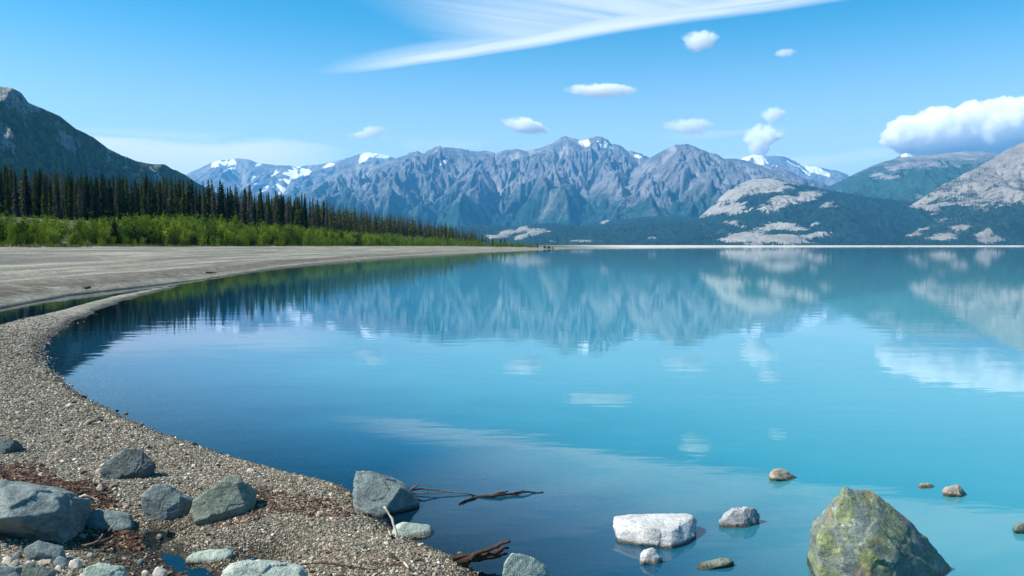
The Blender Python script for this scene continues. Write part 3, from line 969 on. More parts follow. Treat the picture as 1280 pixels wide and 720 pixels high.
R_blue = rock_material('blue_grey_rock', (0.070, 0.092, 0.090), (0.155, 0.190, 0.180), (0.27, 0.31, 0.29))
R_dark = rock_material('dark_slate_rock', (0.040, 0.052, 0.050), (0.082, 0.102, 0.098), (0.16, 0.185, 0.175))
R_green = rock_material('green_grey_rock', (0.085, 0.105, 0.082), (0.160, 0.188, 0.148), (0.25, 0.275, 0.22))
R_pale = rock_material('pale_green_rock', (0.19, 0.235, 0.195), (0.33, 0.385, 0.32), (0.52, 0.55, 0.45))
R_white = rock_material('white_rock', (0.30, 0.30, 0.285), (0.50, 0.50, 0.475), (0.64, 0.64, 0.61), vein=(0.4, 0.42, 0.42), crack=0.35)
R_grey = rock_material('mottled_grey_rock', (0.10, 0.11, 0.12), (0.30, 0.31, 0.32), (0.62, 0.62, 0.60))
R_brown = rock_material('brown_topped_rock', (0.13, 0.10, 0.07), (0.34, 0.29, 0.22), (0.62, 0.57, 0.48))
R_lichen = rock_material('lichen_covered_rock', (0.060, 0.080, 0.080), (0.13, 0.165, 0.155), (0.24, 0.28, 0.25), lichen=0.82, scale=1.6)
R_tan = rock_material('tan_cobble', (0.22, 0.18, 0.13), (0.36, 0.31, 0.24), (0.52, 0.47, 0.38), scale=3.0)
R_cream = rock_material('cream_cobble', (0.36, 0.33, 0.26), (0.50, 0.46, 0.38), (0.62, 0.58, 0.50), scale=3.0)
R_slate = rock_material('slate_cobble', (0.07, 0.095, 0.10), (0.14, 0.18, 0.18), (0.25, 0.29, 0.28), scale=3.0)


def star_rock(pts, sub, seed, rough, chips=14, soft=0.0):
    """convex hull of points, chipped by random planes and weathered"""
    bm = bmesh.new()
    for p in pts:
        bm.verts.new(p)
    bmesh.ops.convex_hull(bm, input=bm.verts)
    bm.normal_update()
    P = np.array(pts)
    c = P.mean(0)
    N, D = [], []
    for f in bm.faces:
        n = np.array(f.normal[:])
        d = float(n @ (np.array(f.verts[0].co[:]) - c))
        if d < 0:
            n, d = -n, -d
        if d > 1e-5:
            N.append(n); D.append(d)
    bm.free()
    rnd = np.random.default_rng(seed)
    for k in range(chips):
        n = rnd.normal(size=3); n /= np.linalg.norm(n)
        N.append(n); D.append(((P - c) @ n).max() * rnd.uniform(0.82, 0.985))
    N, D = np.array(N), np.array(D)
    V, F = ico(sub)
    dots = V @ N.T
    r = np.where(dots > 1e-3, D[None] / np.maximum(dots, 1e-3), 1e9)
    r = r.min(1)
    size = float(np.ptp(P, axis=0).max())
    W = V * r[:, None]
    q = W / size
    n = fbm(q[:, 0] * 4, q[:, 1] * 4, q[:, 2] * 4, octv=5, seed=seed, gain=0.55)
    lay = fbm(q[:, 0] * 2 + 5, q[:, 1] * 2, q[:, 2] * 9 + q[:, 0] * 4, octv=3, seed=seed + 5)
    step = np.tanh(lay * 7) * 0.5
    rid = 0.5 - np.abs(fbm(q[:, 0] * 7, q[:, 1] * 7, q[:, 2] * 7, octv=4, seed=seed + 8, gain=0.6))
    # blocky fracture: cells that stand proud or sit back
    C = rnd.normal(size=(46, 3)); C /= np.linalg.norm(C, axis=1)[:, None]
    C = C * rnd.uniform(0.25, 0.55, (46, 1)); off = rnd.uniform(-1, 1, 46)
    w3 = q + 0.035 * np.stack([fbm(q[:, 0] * 6 + k_, q[:, 1] * 6, q[:, 2] * 6, octv=3, seed=seed + 40 + k_) for k_ in range(3)], -1)
    near = ((w3[:, None] - C[None]) ** 2).sum(-1).argmin(1)
    n = n + 0.75 * off[near]
    W = W * (1 + rough * (0.6 * n + 0.40 * step + 0.35 * rid))[:, None]
    return c + W, F


def place_rock(name, pts, mat, label, seed, sub=5, rough=0.10, chips=10, group=None, cat='rock'):
    V, F = star_rock(pts, sub, seed, rough, chips)
    P = np.array(pts)
    org = np.array([P[:, 0].mean(), P[:, 1].mean(), P[:, 2].min()])
    me = mesh_np(name, V - org, F)
    o = link(name, me, mat)
    o.location = org
    return tag(o, label, cat, group)


def hull_rock(outline, ybase, mat, label, seed, depth=0.6, zg=None, sub=5, rough=0.09, chips=22, name='boulder', extra=()):
    """outline: (px, py, dy) points of the visible faces; ybase: picture row of the foot"""
    xs = [p[0] for p in outline]
    zg_ = 0.12 if zg is None else zg
    bx, by = on_plane((min(xs) + max(xs)) / 2, ybase, zg_)
    if zg is None:
        zg_ = max(ground_z(float(bx), float(by)), -0.1)
        bx, by = on_plane((min(xs) + max(xs)) / 2, ybase, zg_)
    by = float(by)
    w = (max(xs) - min(xs)) / FPX * by
    pts = []
    for px, py, dy in outline:
        x, y, z = at_range(px, py, by + dy * w)
        pts.append((float(x), float(y), float(z)))
    arr = np.array(pts)
    cx = arr[:, 0].mean()
    low = min(zg_, float(arr[:, 2].min())) - 0.10
    # foot in the ground and hidden back faces
    for (x, y, z) in list(pts):
        if z < zg_ + 0.35 * (arr[:, 2].max() - zg_):
            pts.append((cx + (x - cx) * 0.95, y + 0.02, low))
    top = arr[:, 2].max()
    pts += [(cx - 0.34 * w, by + depth * w, zg_ + 0.45 * (top - zg_)), (cx + 0.34 * w, by + depth * w, zg_ + 0.4 * (top - zg_)),
            (cx - 0.36 * w, by + depth * w, low), (cx + 0.36 * w, by + depth * w, low)]
    return place_rock(name, pts, mat, label, seed, sub, rough, chips)


hull_rock([(-45, 640, .25), (-40, 604, .3), (0, 598, .22), (12, 598, .3), (40, 607, .2), (70, 613, .2), (80, 630, .2), (92, 652, .25), (72, 640, -.05), (30, 646, -.24), (0, 641, -.22), (-45, 650, -.15), (8, 668, .42), (60, 667, .42), (84, 664, .45)],
          676, R_blue, 'largest blue-grey boulder with deep shadowed overhang at the left edge', 11, 0.7, sub=6, rough=0.10)
hull_rock([(126, 600, .05), (127, 583, .1), (140, 570, .2), (158, 560, .3), (170, 561, .35), (176, 569, .3), (190, 571, .35), (193, 581, .3), (176, 588, .1), (150, 596, 0), (186, 586, .25)],
          600, R_dark, 'craggy dark slate rock lying alone on the gravel', 12, 0.5, sub=6, rough=0.16)
hull_rock([(175, 618, .05), (182, 608, .15), (200, 604, .25), (218, 607, .3), (230, 618, .25), (242, 628, .4), (232, 638, .2), (214, 640, 0), (200, 654, -.05), (184, 654, -.05), (181, 636, 0)],
          655, R_blue, 'flat-faced pale blue-grey rock leaning beside the pyramid rock', 13, 0.6, sub=6, rough=0.09)
hull_rock([(238, 640, .05), (243, 625, .1), (270, 606, .2), (289, 591, .35), (296, 594, .4), (312, 612, .4), (320, 625, .4), (306, 632, .15), (280, 640, .02), (244, 652, -.05), (262, 646, -.03)],
          652, R_green, 'smooth green-grey pyramid rock half buried in gravel', 14, 0.7, sub=6, rough=0.06, chips=6)
hull_rock([(100, 642, .1), (110, 636, .2), (120, 635, .25), (150, 645, .25), (170, 655, .3), (165, 662, .1), (140, 664, 0), (115, 664, 0), (112, 652, 0)],
          664, R_blue, 'low flat blue-grey slab right of the largest boulder', 15, 0.5, sub=5, rough=0.1)
hull_rock([(-30, 549, .2), (-30, 566, 0), (0, 549, .2), (18, 550, .3), (23, 553, .3), (8, 564, 0), (0, 568, -.05)],
          568, R_dark, 'flat dark rock cut by the left edge on the gravel', 16, 0.6, sub=5)
hull_rock([(27, 692, .05), (34, 684, .1), (47, 676, .25), (58, 680, .3), (82, 692, .3), (74, 700, .1), (41, 702, -.05), (36, 702, 0), (48, 690, 0.02)],
          702, R_blue, 'wedge-shaped rock with one pale lit face below the largest boulder', 17, 0.5, sub=5, rough=0.09)
hull_rock([(95, 722, 0), (105, 712, .1), (125, 703, .2), (140, 706, .25), (155, 716, .3), (152, 730, .1), (120, 734, -.05), (98, 732, 0)],
          733, R_pale, 'rounded pale rock at the bottom edge left of the puddle', 18, 0.6, sub=5)
hull_rock([(22, 715, 0), (30, 705, .15), (42, 702, .25), (52, 709, .25), (66, 722, .3), (60, 736, .05), (30, 738, 0)],
          737, R_green, 'greenish rock at the bottom edge left of the rounded pale rock', 19, 0.6, sub=5)
hull_rock([(-30, 712, 0), (-10, 704, .2), (8, 708, .2), (26, 722, .2), (20, 738, 0), (-30, 740, 0)],
          738, R_blue, 'blue-grey rock cropped by the bottom left corner', 20, 0.6, sub=5)
hull_rock([(228, 699, .05), (245, 692, .2), (265, 688, .25), (284, 685, .3), (292, 689, .3), (286, 699, .1), (275, 705, 0), (245, 703, -.02), (232, 702, 0)],
          704, R_pale, 'long thin pale rock lying in the puddle', 21, 0.35, sub=5, rough=0.1)
hull_rock([(267, 722, 0), (276, 710, .1), (300, 702, .2), (318, 699, .25), (330, 705, .22), (350, 706, .25), (372, 712, .25), (388, 722, .3), (380, 745, .05), (320, 755, -.1), (272, 748, 0)],
          750, R_pale, 'wide pale green rock cropped by the bottom edge', 22, 0.6, sub=6, rough=0.12)
hull_rock([(441, 617, .1), (449, 602, .2), (447, 592, .3), (454, 588, .35), (466, 590, .4), (490, 602, .35), (501, 609, .2), (533, 633, .4), (515, 638, .25), (476, 643, -.12), (462, 642, -.1), (449, 640, 0), (446, 628, 0)],
          643, R_blue, 'angular blue-grey boulder at the water edge with a dark right face', 23, 0.75, zg=0.0, sub=6, rough=0.09, chips=5)
hull_rock([(485, 668, 0), (497, 655, .2), (510, 651, .3), (522, 651, .35), (536, 658, .35), (548, 669, .4), (535, 672, .1), (510, 674, 0), (492, 674, -.02)],
          674, R_pale, 'small pale blue triangular rock in the shallows beside the bent twig', 24, 0.5, zg=0.0, sub=5, rough=0.06)
hull_rock([(628, 722, 0), (630, 705, .05), (640, 689, .25), (648, 690, .3), (668, 698, .4), (688, 712, .5), (690, 726, .3), (672, 740, 0), (632, 742, -.05)],
          741, R_pale, 'pale pointed rock at the bottom edge beside the driftwood', 25, 0.6, zg=-0.02, sub=6, rough=0.06, chips=5)
hull_rock([(767, 656, .25), (768, 645, .45), (785, 643, .5), (830, 642, .55), (868, 641, .6), (874, 652, .5), (877, 665, .35), (858, 677, .02), (840, 684, -.1), (805, 676, -.05), (775, 671, .1), (866, 647, .4), (840, 664, 0), (812, 660, 0)],
          682, R_white, 'large flat-topped white rock standing in the lake', 26, 0.55, zg=0.0, sub=6, rough=0.05, chips=6)
hull_rock([(799, 699, .1), (806, 690, .2), (808, 684, .3), (816, 683, .3), (826, 692, .3), (832, 706, .3), (820, 707, .05), (803, 703, 0)],
          706, R_white, 'small white rock with a brown wet base in front of the flat white rock', 27, 0.5, zg=0.0, sub=5, rough=0.06)
hull_rock([(899, 655, .05), (908, 642, .2), (922, 633, .3), (930, 630, .35), (941, 634, .4), (950, 643, .5), (945, 656, .2), (930, 660, 0), (904, 660, 0)],
          660, R_grey, 'dark and white mottled dome rock right of the flat white rock', 28, 0.6, zg=0.0, sub=6, rough=0.10)
hull_rock([(865, 713, 0), (880, 706, .1), (900, 698, .25), (916, 696, .3), (921, 699, .25), (905, 706, .05), (885, 712, -.02)],
          712, R_green, 'long narrow green-grey rock barely above the water', 29, 0.25, zg=0.0, sub=5, rough=0.08)
hull_rock([(962, 594, .1), (968, 587, .3), (977, 585, .35), (990, 592, .4), (1003, 600, .5), (985, 602, .05), (970, 598, 0)],
          602, R_brown, 'low brown rock with a white top in the lake behind the dome rock', 30, 0.5, zg=0.0, sub=5, rough=0.09)
hull_rock([(1147, 608, .1), (1154, 604, .3), (1164, 604, .35), (1172, 609, .4), (1165, 611, .1), (1151, 610, .05)],
          611, R_brown, 'tiny flat rock barely breaking the water behind the lichen boulder', 31, 0.5, zg=0.0, sub=4, rough=0.09)
hull_rock([(1179, 612, .2), (1184, 609, .3), (1192, 609, .3), (1197, 606, .35), (1203, 611, .35), (1210, 620, .4), (1200, 622, 0), (1188, 618, 0.05)],
          622, R_brown, 'small peaked brown rock in the lake behind the lichen boulder', 32, 0.5, zg=0.0, sub=5, rough=0.12)
hull_rock([(1268, 661, .05), (1274, 655, .2), (1290, 650, .3), (1305, 658, .3), (1300, 668, .1), (1280, 669, 0)],
          668, R_green, 'green-grey rock in the lake cut by the right edge', 33, 0.5, zg=0.0, sub=5)
hull_rock([(1022, 700, .05), (1028, 675, .12), (1040, 655, .16), (1050, 628, .22), (1060, 609, .3), (1085, 608, .35), (1098, 622, .34), (1118, 640, .32), (1140, 652, .32), (1158, 675, .3), (1185, 700, .32), (1206, 722, .35),
           (1150, 735, .02), (1090, 740, -.1), (1040, 725, -.03), (1022, 712, .02), (1085, 670, .05), (1120, 690, .05)],
          738, R_lichen, 'big peaked boulder covered with yellow-green lichen in the lake', 34, 0.55, zg=0.0, sub=6, rough=0.10, chips=8)
# rocks under the water surface
hull_rock([(560, 606, .1), (572, 601, .3), (600, 600, .35), (625, 605, .4), (600, 609, 0)], 612, R_dark, 'dark rock just under the water behind the floating debris', 35, 0.5, zg=-0.10, sub=4)
hull_rock([(690, 694, .1), (715, 676, .3), (760, 672, .4), (795, 684, .4), (770, 697, 0)], 697, R_dark, 'broad dark rock sunk under the water left of the white rocks', 36, 0.5, zg=-0.12, sub=5)

# cobbles one can pick out between the boulders: (px0, px1, top, foot, material, words)
cob = [(85, 101, 697, 711, R_cream, 'bright cream cobble beside the wedge-shaped rock'), (66, 85, 695, 709, R_slate, 'dark pointed cobble left of the bright cream cobble'),
       (45, 63, 699, 706, R_tan, 'long tan cobble in front of the wedge-shaped rock'), (16, 27, 688, 699, R_slate, 'greenish round cobble left of the wedge-shaped rock'),
       (0, 17, 694, 707, R_cream, 'pale flat cobble at the left edge below the boulder'), (12, 24, 700, 709, R_tan, 'tan cobble beside the pale flat cobble'),
       (97, 107, 666, 674, R_slate, 'round slate cobble in the litter below the flat slab'), (118, 130, 585, 592, R_tan, 'brown cobble beside the craggy slate rock'),
       (120, 130, 604, 613, R_tan, 'tan cobble between the litter and the gravel'), (190, 208, 707, 722, R_cream, 'cream cobble on the mud at the bottom edge'),
       (194, 204, 667, 674, R_tan, 'wet tan cobble standing in the puddle'), (170, 180, 698, 705, R_slate, 'slate cobble on the mud beside the puddle'),
       (82, 92, 713, 721, R_tan, 'tan cobble between the two bottom edge rocks'), (67, 78, 706, 713, R_cream, 'small pale cobble in front of the dark pointed cobble'),
       (2, 10, 678, 686, R_slate, 'slate cobble at the foot of the largest boulder'), (30, 40, 700, 706, R_cream, 'pale cobble wedged under the wedge-shaped rock'),
       (108, 116, 690, 696, R_tan, 'small tan cobble at the mud edge'), (176, 186, 712, 720, R_cream, 'pale oval cobble on the mud left of the cream cobble'),
       (152, 160, 695, 700, R_tan, 'small brown cobble on the mud flat'), (56, 64, 708, 714, R_slate, 'slate cobble between the bottom left rocks'),
       (307, 318, 585, 590, R_cream, 'cream cobble on the waterline above the pyramid rock'), (860, 872, 703, 708, R_slate, 'dark cobble awash beside the narrow green-grey rock'),
       (1168, 1178, 606, 610, R_brown, 'dark cobble awash between the two small lake rocks')]
for i, (a, b, y0, y1, mt, lb) in enumerate(cob):
    c, w_ = (a + b) / 2, (b - a)
    hh_ = y1 - y0
    hull_rock([(a, y1 - hh_ * .35, .2), (a + w_ * .2, y0 + hh_ * .2, .3), (c, y0, .4), (b - w_ * .15, y0 + hh_ * .25, .4), (b, y1 - hh_ * .3, .3), (b - w_ * .3, y1, 0), (a + w_ * .25, y1, 0)],
              y1, mt, lb, 60 + i, 0.7, sub=4, rough=0.06, chips=6, name='cobble')
for o in bpy.data.objects:
    if o.name.startswith('cobble'):
        o['category'] = 'stone'; o['group'] = 'loose cobbles between the boulders'


# ------------------------------------------------------------------ loose gravel and litter (real stones, beyond counting)
def scatter_object(name, pts, scl, rot, mat, label, variants, shape):
    me = bpy.data.meshes.new(name)
    me.vertices.add(len(pts))
    me.vertices.foreach_set('co', np.asarray(pts, np.float32).ravel())
    for nm, arr in (('scl', scl), ('rot', rot)):
        a = me.attributes.new(nm, 'FLOAT_VECTOR', 'POINT')
        a.data.foreach_set('vector', np.asarray(arr, np.float32).ravel())
    o = link(name, me)
    me.materials.append(mat)
    ng = bpy.data.node_groups.new(name, 'GeometryNodeTree')
    ng.interface.new_socket('Geometry', in_out='INPUT', socket_type='NodeSocketGeometry')
    ng.interface.new_socket('Geometry', in_out='OUTPUT', socket_type='NodeSocketGeometry')
    N = ng.nodes
    gi, go = N.new('NodeGroupInput'), N.new('NodeGroupOutput')
    gti = N.new('GeometryNodeGeometryToInstance')
    for k in range(variants):
        if shape == 'pebble':
            ic = N.new('GeometryNodeMeshIcoSphere'); ic.inputs['Radius'].default_value = 0.5; ic.inputs['Subdivisions'].default_value = 2
            out = ic.outputs['Mesh']
        else:
            ic = N.new('GeometryNodeMeshCube'); ic.inputs['Size'].default_value = (1, 1, 1)
            out = ic.outputs['Mesh']
        ps = N.new('GeometryNodeInputPosition')
        nz = N.new('ShaderNodeTexNoise'); nz.noise_dimensions = '4D'
        nz.inputs['W'].default_value = k * 3.7; nz.inputs['Scale'].default_value = 1.9; nz.inputs['Detail'].default_value = 1.0
        sb = N.new('ShaderNodeVectorMath'); sb.operation = 'SUBTRACT'; sb.inputs[1].default_value = (.5, .5, .5)
        sc = N.new('ShaderNodeVectorMath'); sc.operation = 'SCALE'; sc.inputs['Scale'].default_value = 0.8
        sp_ = N.new('GeometryNodeSetPosition')
        ng.links.new(ps.outputs[0], nz.inputs['Vector']); ng.links.new(nz.outputs['Color'], sb.inputs[0])
        ng.links.new(sb.outputs[0], sc.inputs[0]); ng.links.new(sc.outputs[0], sp_.inputs['Offset'])
        ng.links.new(out, sp_.inputs['Geometry'])
        ng.links.new(sp_.outputs[0], gti.inputs[0])
    sm = N.new('GeometryNodeSetMaterial'); sm.inputs['Material'].default_value = mat
    ng.links.new(gti.outputs[0], sm.inputs['Geometry'])
    ip = N.new('GeometryNodeInstanceOnPoints')
    ip.inputs['Pick Instance'].default_value = True
    rv = N.new('FunctionNodeRandomValue'); rv.data_type = 'INT'
    rv.inputs[4].default_value = 0; rv.inputs[5].default_value = variants - 1
    ng.links.new(rv.outputs[2], ip.inputs['Instance Index'])
    for nm, sock in (('scl', 'Scale'), ('rot', 'Rotation')):
        na = N.new('GeometryNodeInputNamedAttribute'); na.data_type = 'FLOAT_VECTOR'
        na.inputs['Name'].default_value = nm
        ng.links.new(na.outputs['Attribute'], ip.inputs[sock])
    ng.links.new(gi.outputs[0], ip.inputs['Points'])
    ng.links.new(sm.outputs[0], ip.inputs['Instance'])
    ng.links.new(ip.outputs[0], go.inputs[0])
    md = o.modifiers.new('scatter', 'NODES')
    md.node_group = ng
    return tag(o, label, name.replace('_', ' ').split()[-1], None, 'stuff')


def pebble_material():
    m, t = new_mat('beach_pebble')
    oi = t.n('ShaderNodeObjectInfo')
    g = t.n('ShaderNodeNewGeometry')
    z = t.n('ShaderNodeSeparateXYZ', ins={0: g.outputs['Position']}).outputs[2]
    col = t.ramp(oi.outputs['Random'], [(0.0, (0.035, 0.038, 0.036)), (0.18, (0.080, 0.080, 0.068)), (0.36, (0.15, 0.145, 0.115)), (0.52, (0.21, 0.17, 0.115)), (0.66, (0.27, 0.245, 0.185)),
                                        (0.78, (0.30, 0.21, 0.14)), (0.88, (0.42, 0.39, 0.32)), (1.0, (0.66, 0.63, 0.56))])
    col = t.mix(1.0, col, (0.86, 0.83, 0.76), 'MULTIPLY')
    n = t.noise(g.outputs['Position'], 130.0, 3)
    col = t.mix(0.35, col, t.mix(1.0, col, t.ramp(n, [(0.3, (0.5, 0.5, 0.5)), (0.7, (1.5, 1.5, 1.5))]), 'MULTIPLY'))
    wet = t.step(t.math('ADD', z, t.math('MULTIPLY', t.math('SUBTRACT', t.noise(g.outputs['Position'], 3.0, 3), 0.5), 0.05)), 0.07, 0.01)
    col = t.mix(wet, col, t.mix(1.0, col, (0.62, 0.58, 0.50), 'MULTIPLY'))
    finish(t, principled(t, col, t.step(wet, 0, 1, 0.75, 0.3), 0.35))
    return m


def chip_material():
    m, t = new_mat('wood_litter')
    oi = t.n('ShaderNodeObjectInfo')
    col = t.ramp(oi.outputs['Random'], [(0.0, (0.014, 0.009, 0.007)), (0.4, (0.055, 0.028, 0.020)), (0.75, (0.12, 0.062, 0.040)), (0.93, (0.20, 0.12, 0.07)), (1.0, (0.42, 0.33, 0.22))])
    finish(t, principled(t, col, 0.85, 0.2))
    return m


def build_gravel():
    rng = np.random.default_rng(77)
    pts, scl, rot = [], [], []
    n = 1350000
    r = np.exp(rng.uniform(math.log(3.3), math.log(27), n))
    a = np.radians(rng.uniform(-39, 12, n))
    dens = np.where(r < 6.5, (r / 6.5) ** 2, 1.0)
    k = rng.random(n) < dens
    r, a = r[k], a[k]
    x, y = r * np.sin(a), r * np.cos(a)
    h, sd, sg, sp, t = land(x, y, True)
    r = np.hypot(x, y)
    k = (sd > -0.9) & (rng.random(len(x)) < sstep(r, 27, 11)) & (rng.random(len(x)) < np.where(sd > 0, 1.0, 0.4)) & (sg > -0.1)
    lit = np.zeros(len(x))
    for q in LITTER[:1]:
        lit = np.maximum(lit, sdist(x, y, q) + 0.2 * fbm(x * 3, y * 3, octv=3, seed=31) < 0)
    mud = sdist(x, y, MUD) < 0
    k &= rng.random(len(x)) < np.where(lit > 0, 0.05, np.where(mud, 0.12, 1.0))
    k &= rng.random(len(x)) < np.clip(1.15 + 0.9 * fbm(x * 1.5, y * 1.5, octv=3, seed=41), 0.35, 1)
    k &= (sp > -0.02) | (rng.random(len(x)) < 0.1)
    x, y, h, r = x[k], y[k], h[k], r[k]
    s = 0.0074 * np.exp(rng.normal(0, 0.38, len(x))) * np.clip(r / 6.5, 1, 2.3) ** 0.8
    s = np.where(rng.random(len(x)) < 0.004, s * 2.6, s)
    S = np.stack([s * rng.uniform(1.0, 1.7, len(x)), s * rng.uniform(.8, 1.2, len(x)), s * rng.uniform(.5, .9, len(x))], -1)
    ro = rng.uniform(-0.5, 0.5, (len(x), 3)); ro[:, 2] = rng.uniform(0, 6.28, len(x))
    scatter_object('beach_gravel', np.stack([x, y, h + s * 0.22], -1), S, ro, pebble_material(), 'mixed grey, tan and white pebbles covering the near beach', 5, 'pebble')
    # brown litter of bark and twigs
    xs, ys = [], []
    for q, m, off in ((LITTER[0], 22000, 0.12), (LITTER[1], 4500, 0.0), (MUD, 1200, 0.0)):
        q = np.array(q)
        x = rng.uniform(q[:, 0].min() - .2, q[:, 0].max() + .2, m * 3); y = rng.uniform(q[:, 1].min() - .2, q[:, 1].max() + .2, m * 3)
        kk = sdist(x, y, q) + 0.3 * fbm(x * 2.2, y * 2.2, octv=3, seed=31) < off
        xs.append(x[kk][:m]); ys.append(y[kk][:m])
    # wrack along the water's edge
    m = 60000
    rr = np.exp(rng.uniform(math.log(3.5), math.log(11), m)); aa = np.radians(rng.uniform(-38, 5, m))
    x, y = rr * np.sin(aa), rr * np.cos(aa)
    sd_ = sdist(x, y, LAKE)
    kk = (sd_ > 0.05) & (sd_ < 1.6) & (fbm(x * 1.4, y * 1.4, octv=4, seed=52) > 0.16) & (rng.random(m) < 0.28)
    xs.append(x[kk]); ys.append(y[kk])
    x, y = np.concatenate(xs), np.concatenate(ys)
    h = land(x, y)
    kk = h > 0
    x, y, h = x[kk], y[kk], h[kk]
    L = np.exp(rng.normal(math.log(0.013), 0.6, len(x)))
    S = np.stack([L, L * rng.uniform(.12, .4, len(x)), L * rng.uniform(.06, .2, len(x))], -1)
    ro = np.stack([rng.uniform(-.4, .4, len(x)), rng.uniform(-.35, .35, len(x)), rng.uniform(0, 6.28, len(x))], -1)
    scatter_object('bark_litter', np.stack([x, y, h + 0.006], -1), S, ro, chip_material(), 'reddish brown bark and twig litter washed between the boulders', 3, 'chip')


build_gravel()


# ------------------------------------------------------------------ driftwood and twigs
def wood_material(name, c0, c1):
    m, t = new_mat(name)
    tc = t.n('ShaderNodeTexCoord')
    n = t.noise(tc.outputs['Object'], 60.0, 5, 0.7)
    col = t.ramp(n, [(0.3, c0), (0.7, c1)])
    finish(t, principled(t, col, 0.8, 0.2, bump(t, n, 0.5, 0.01)))
    return m


W_pale = wood_material('bleached_wood', (0.34, 0.27, 0.20), (0.62, 0.54, 0.44))
W_dark = wood_material('wet_dark_wood', (0.020, 0.012, 0.009), (0.085, 0.045, 0.030))
W_brown = wood_material('brown_wood', (0.075, 0.045, 0.030), (0.22, 0.14, 0.09))


def tube(path, r0, r1, k=6, seed=0, knob=0.15):
    P = np.array(path, float)
    rnd = np.random.default_rng(seed)
    # resample with small kinks
    Q = []
    for i in range(len(P) - 1):
        for f in (0, .33, .66):
            Q.append(P[i] * (1 - f) + P[i + 1] * f + (rnd.normal(0, 0.12, 3) * r0 * 2 if f or i else 0))
    Q.append(P[-1]); Q = np.array(Q)
    T = np.gradient(Q, axis=0); T /= np.linalg.norm(T, axis=1)[:, None]
    up = np.array([0.13, 0.21, 0.97])
    A = np.cross(T, up); A /= np.linalg.norm(A, axis=1)[:, None]
    B = np.cross(T, A)
    an = np.linspace(0, 2 * np.pi, k, endpoint=False)
    rad = np.linspace(r0, r1, len(Q)) * (1 + knob * rnd.normal(size=len(Q)))
    V = Q[:, None] + rad[:, None, None] * (A[:, None] * np.cos(an)[None, :, None] + B[:, None] * np.sin(an)[None, :, None])
    n = len(Q)
    i = np.arange(n - 1)[:, None] * k; j = np.arange(k)[None]; j2 = (j + 1) % k
    F = np.stack([i + j, i + j2, i + k + j2, i + k + j], -1).reshape(-1, 4)
    V = V.reshape(-1, 3)
    ends = []
    for c, ring in ((Q[0], 0), (Q[-1], n - 1)):
        b = len(V); V = np.concatenate([V, [c]])
        for q in range(0, k, 2):
            ends.append([b, ring * k + q, ring * k + (q + 1) % k, ring * k + (q + 2) % k])
    return V, np.concatenate([F, np.array(ends)])


def twig(name, paths, mat, label, cat='twig', group=None, z=None, r=(0.008, 0.004), seed=0):
    """paths in (px, py, height above the ground or water level); the first is the stem, the others are its side branches"""
    root = None
    for i, path in enumerate(paths):
        W = []
        for px, py, dz in path:
            zz = 0.0
            if z is None:
                x, y = on_plane(px, py, 0.15)
                zz = max(ground_z(float(x), float(y)), 0.0)
            else:
                zz = z
            x, y = on_plane(px, py, zz + dz)
            W.append((float(x), float(y), zz + dz))
        if root is None:
            org = np.array(W[0])
        V, F = tube(np.array(W) - org, r[0] if i == 0 else r[0] * 0.7, r[1], seed=seed + i)
        me = mesh_np(name if i == 0 else 'side_branch', V, F)
        o = link(name if i == 0 else 'side_branch', me, mat, root)
        if root is None:
            root = o
            o.location = org
            tag(o, label, cat, group)
    return root


twig('bent_twig', [[(495, 681, 0.0), (496, 668, 0.06), (490, 648, 0.15), (480, 633, 0.22)], [(495, 681, 0.0), (490, 672, 0.03), (486, 664, 0.06)]], W_pale, 'bleached bent twig leaning on the angular boulder at the water edge', z=0.01, r=(0.010, 0.006), seed=1)
twig('forked_branch', [[(506, 613, 0.03), (530, 611, 0.05), (552, 613, 0.03), (590, 618, 0.004)], [(512, 612, 0.04), (520, 608, 0.07), (524, 604, 0.10)], [(514, 617, 0.01), (540, 616, 0.02), (566, 615, 0.02)]],
     W_brown, 'thin forked branch floating behind the angular boulder', z=0.0, r=(0.010, 0.004), seed=5)
twig('floating_branch', [[(590, 620, 0.006), (615, 620, 0.012), (640, 618, 0.01), (660, 615, 0.014), (679, 615, 0.004)], [(612, 620, 0.01), (625, 616, 0.03), (635, 614, 0.03)], [(640, 618, 0.01), (655, 613, 0.03)], [(595, 622, 0.004), (580, 626, 0.01), (574, 630, 0.004)]],
     W_dark, 'dark weed-tangled branch floating on the lake', z=0.0, r=(0.014, 0.006), seed=9)
twig('driftwood_branch', [[(572, 706, 0.02), (595, 697, 0.04), (618, 691, 0.06), (636, 685, 0.08)], [(580, 702, 0.03), (604, 690, 0.08), (622, 683, 0.12), (638, 676, 0.16)], [(600, 698, 0.03), (616, 696, 0.05), (634, 692, 0.05)], [(566, 700, 0.02), (590, 693, 0.05), (606, 689, 0.06)]],
     W_dark, 'dark bark-covered driftwood at the gravel tip beside the pale pointed rock', cat='driftwood', z=0.02, r=(0.026, 0.010), seed=13)
twig('bleached_stick', [[(98, 622, 0.02), (106, 619, 0.04), (118, 624, 0.03), (129, 629, 0.01)]], W_pale, 'crooked bleached stick on the brown litter', r=(0.012, 0.007), seed=17, group='sticks in the litter')
twig('bleached_stick', [[(130, 639, 0.02), (146, 641, 0.03), (160, 647, 0.02)]], W_pale, 'straight bleached stick above the flat slab', r=(0.012, 0.007), seed=19, group='sticks in the litter')
twig('bleached_stick', [[(96, 631, 0.02), (103, 635, 0.02)]], W_pale, 'short bleached stick below the crooked one', r=(0.009, 0.006), seed=21, group='sticks in the litter')
twig('bleached_stick', [[(104, 633, 0.02), (116, 631, 0.03), (130, 634, 0.01)]], W_pale, 'thin pale stick between the crooked and the straight ones', r=(0.007, 0.004), seed=22, group='sticks in the litter')
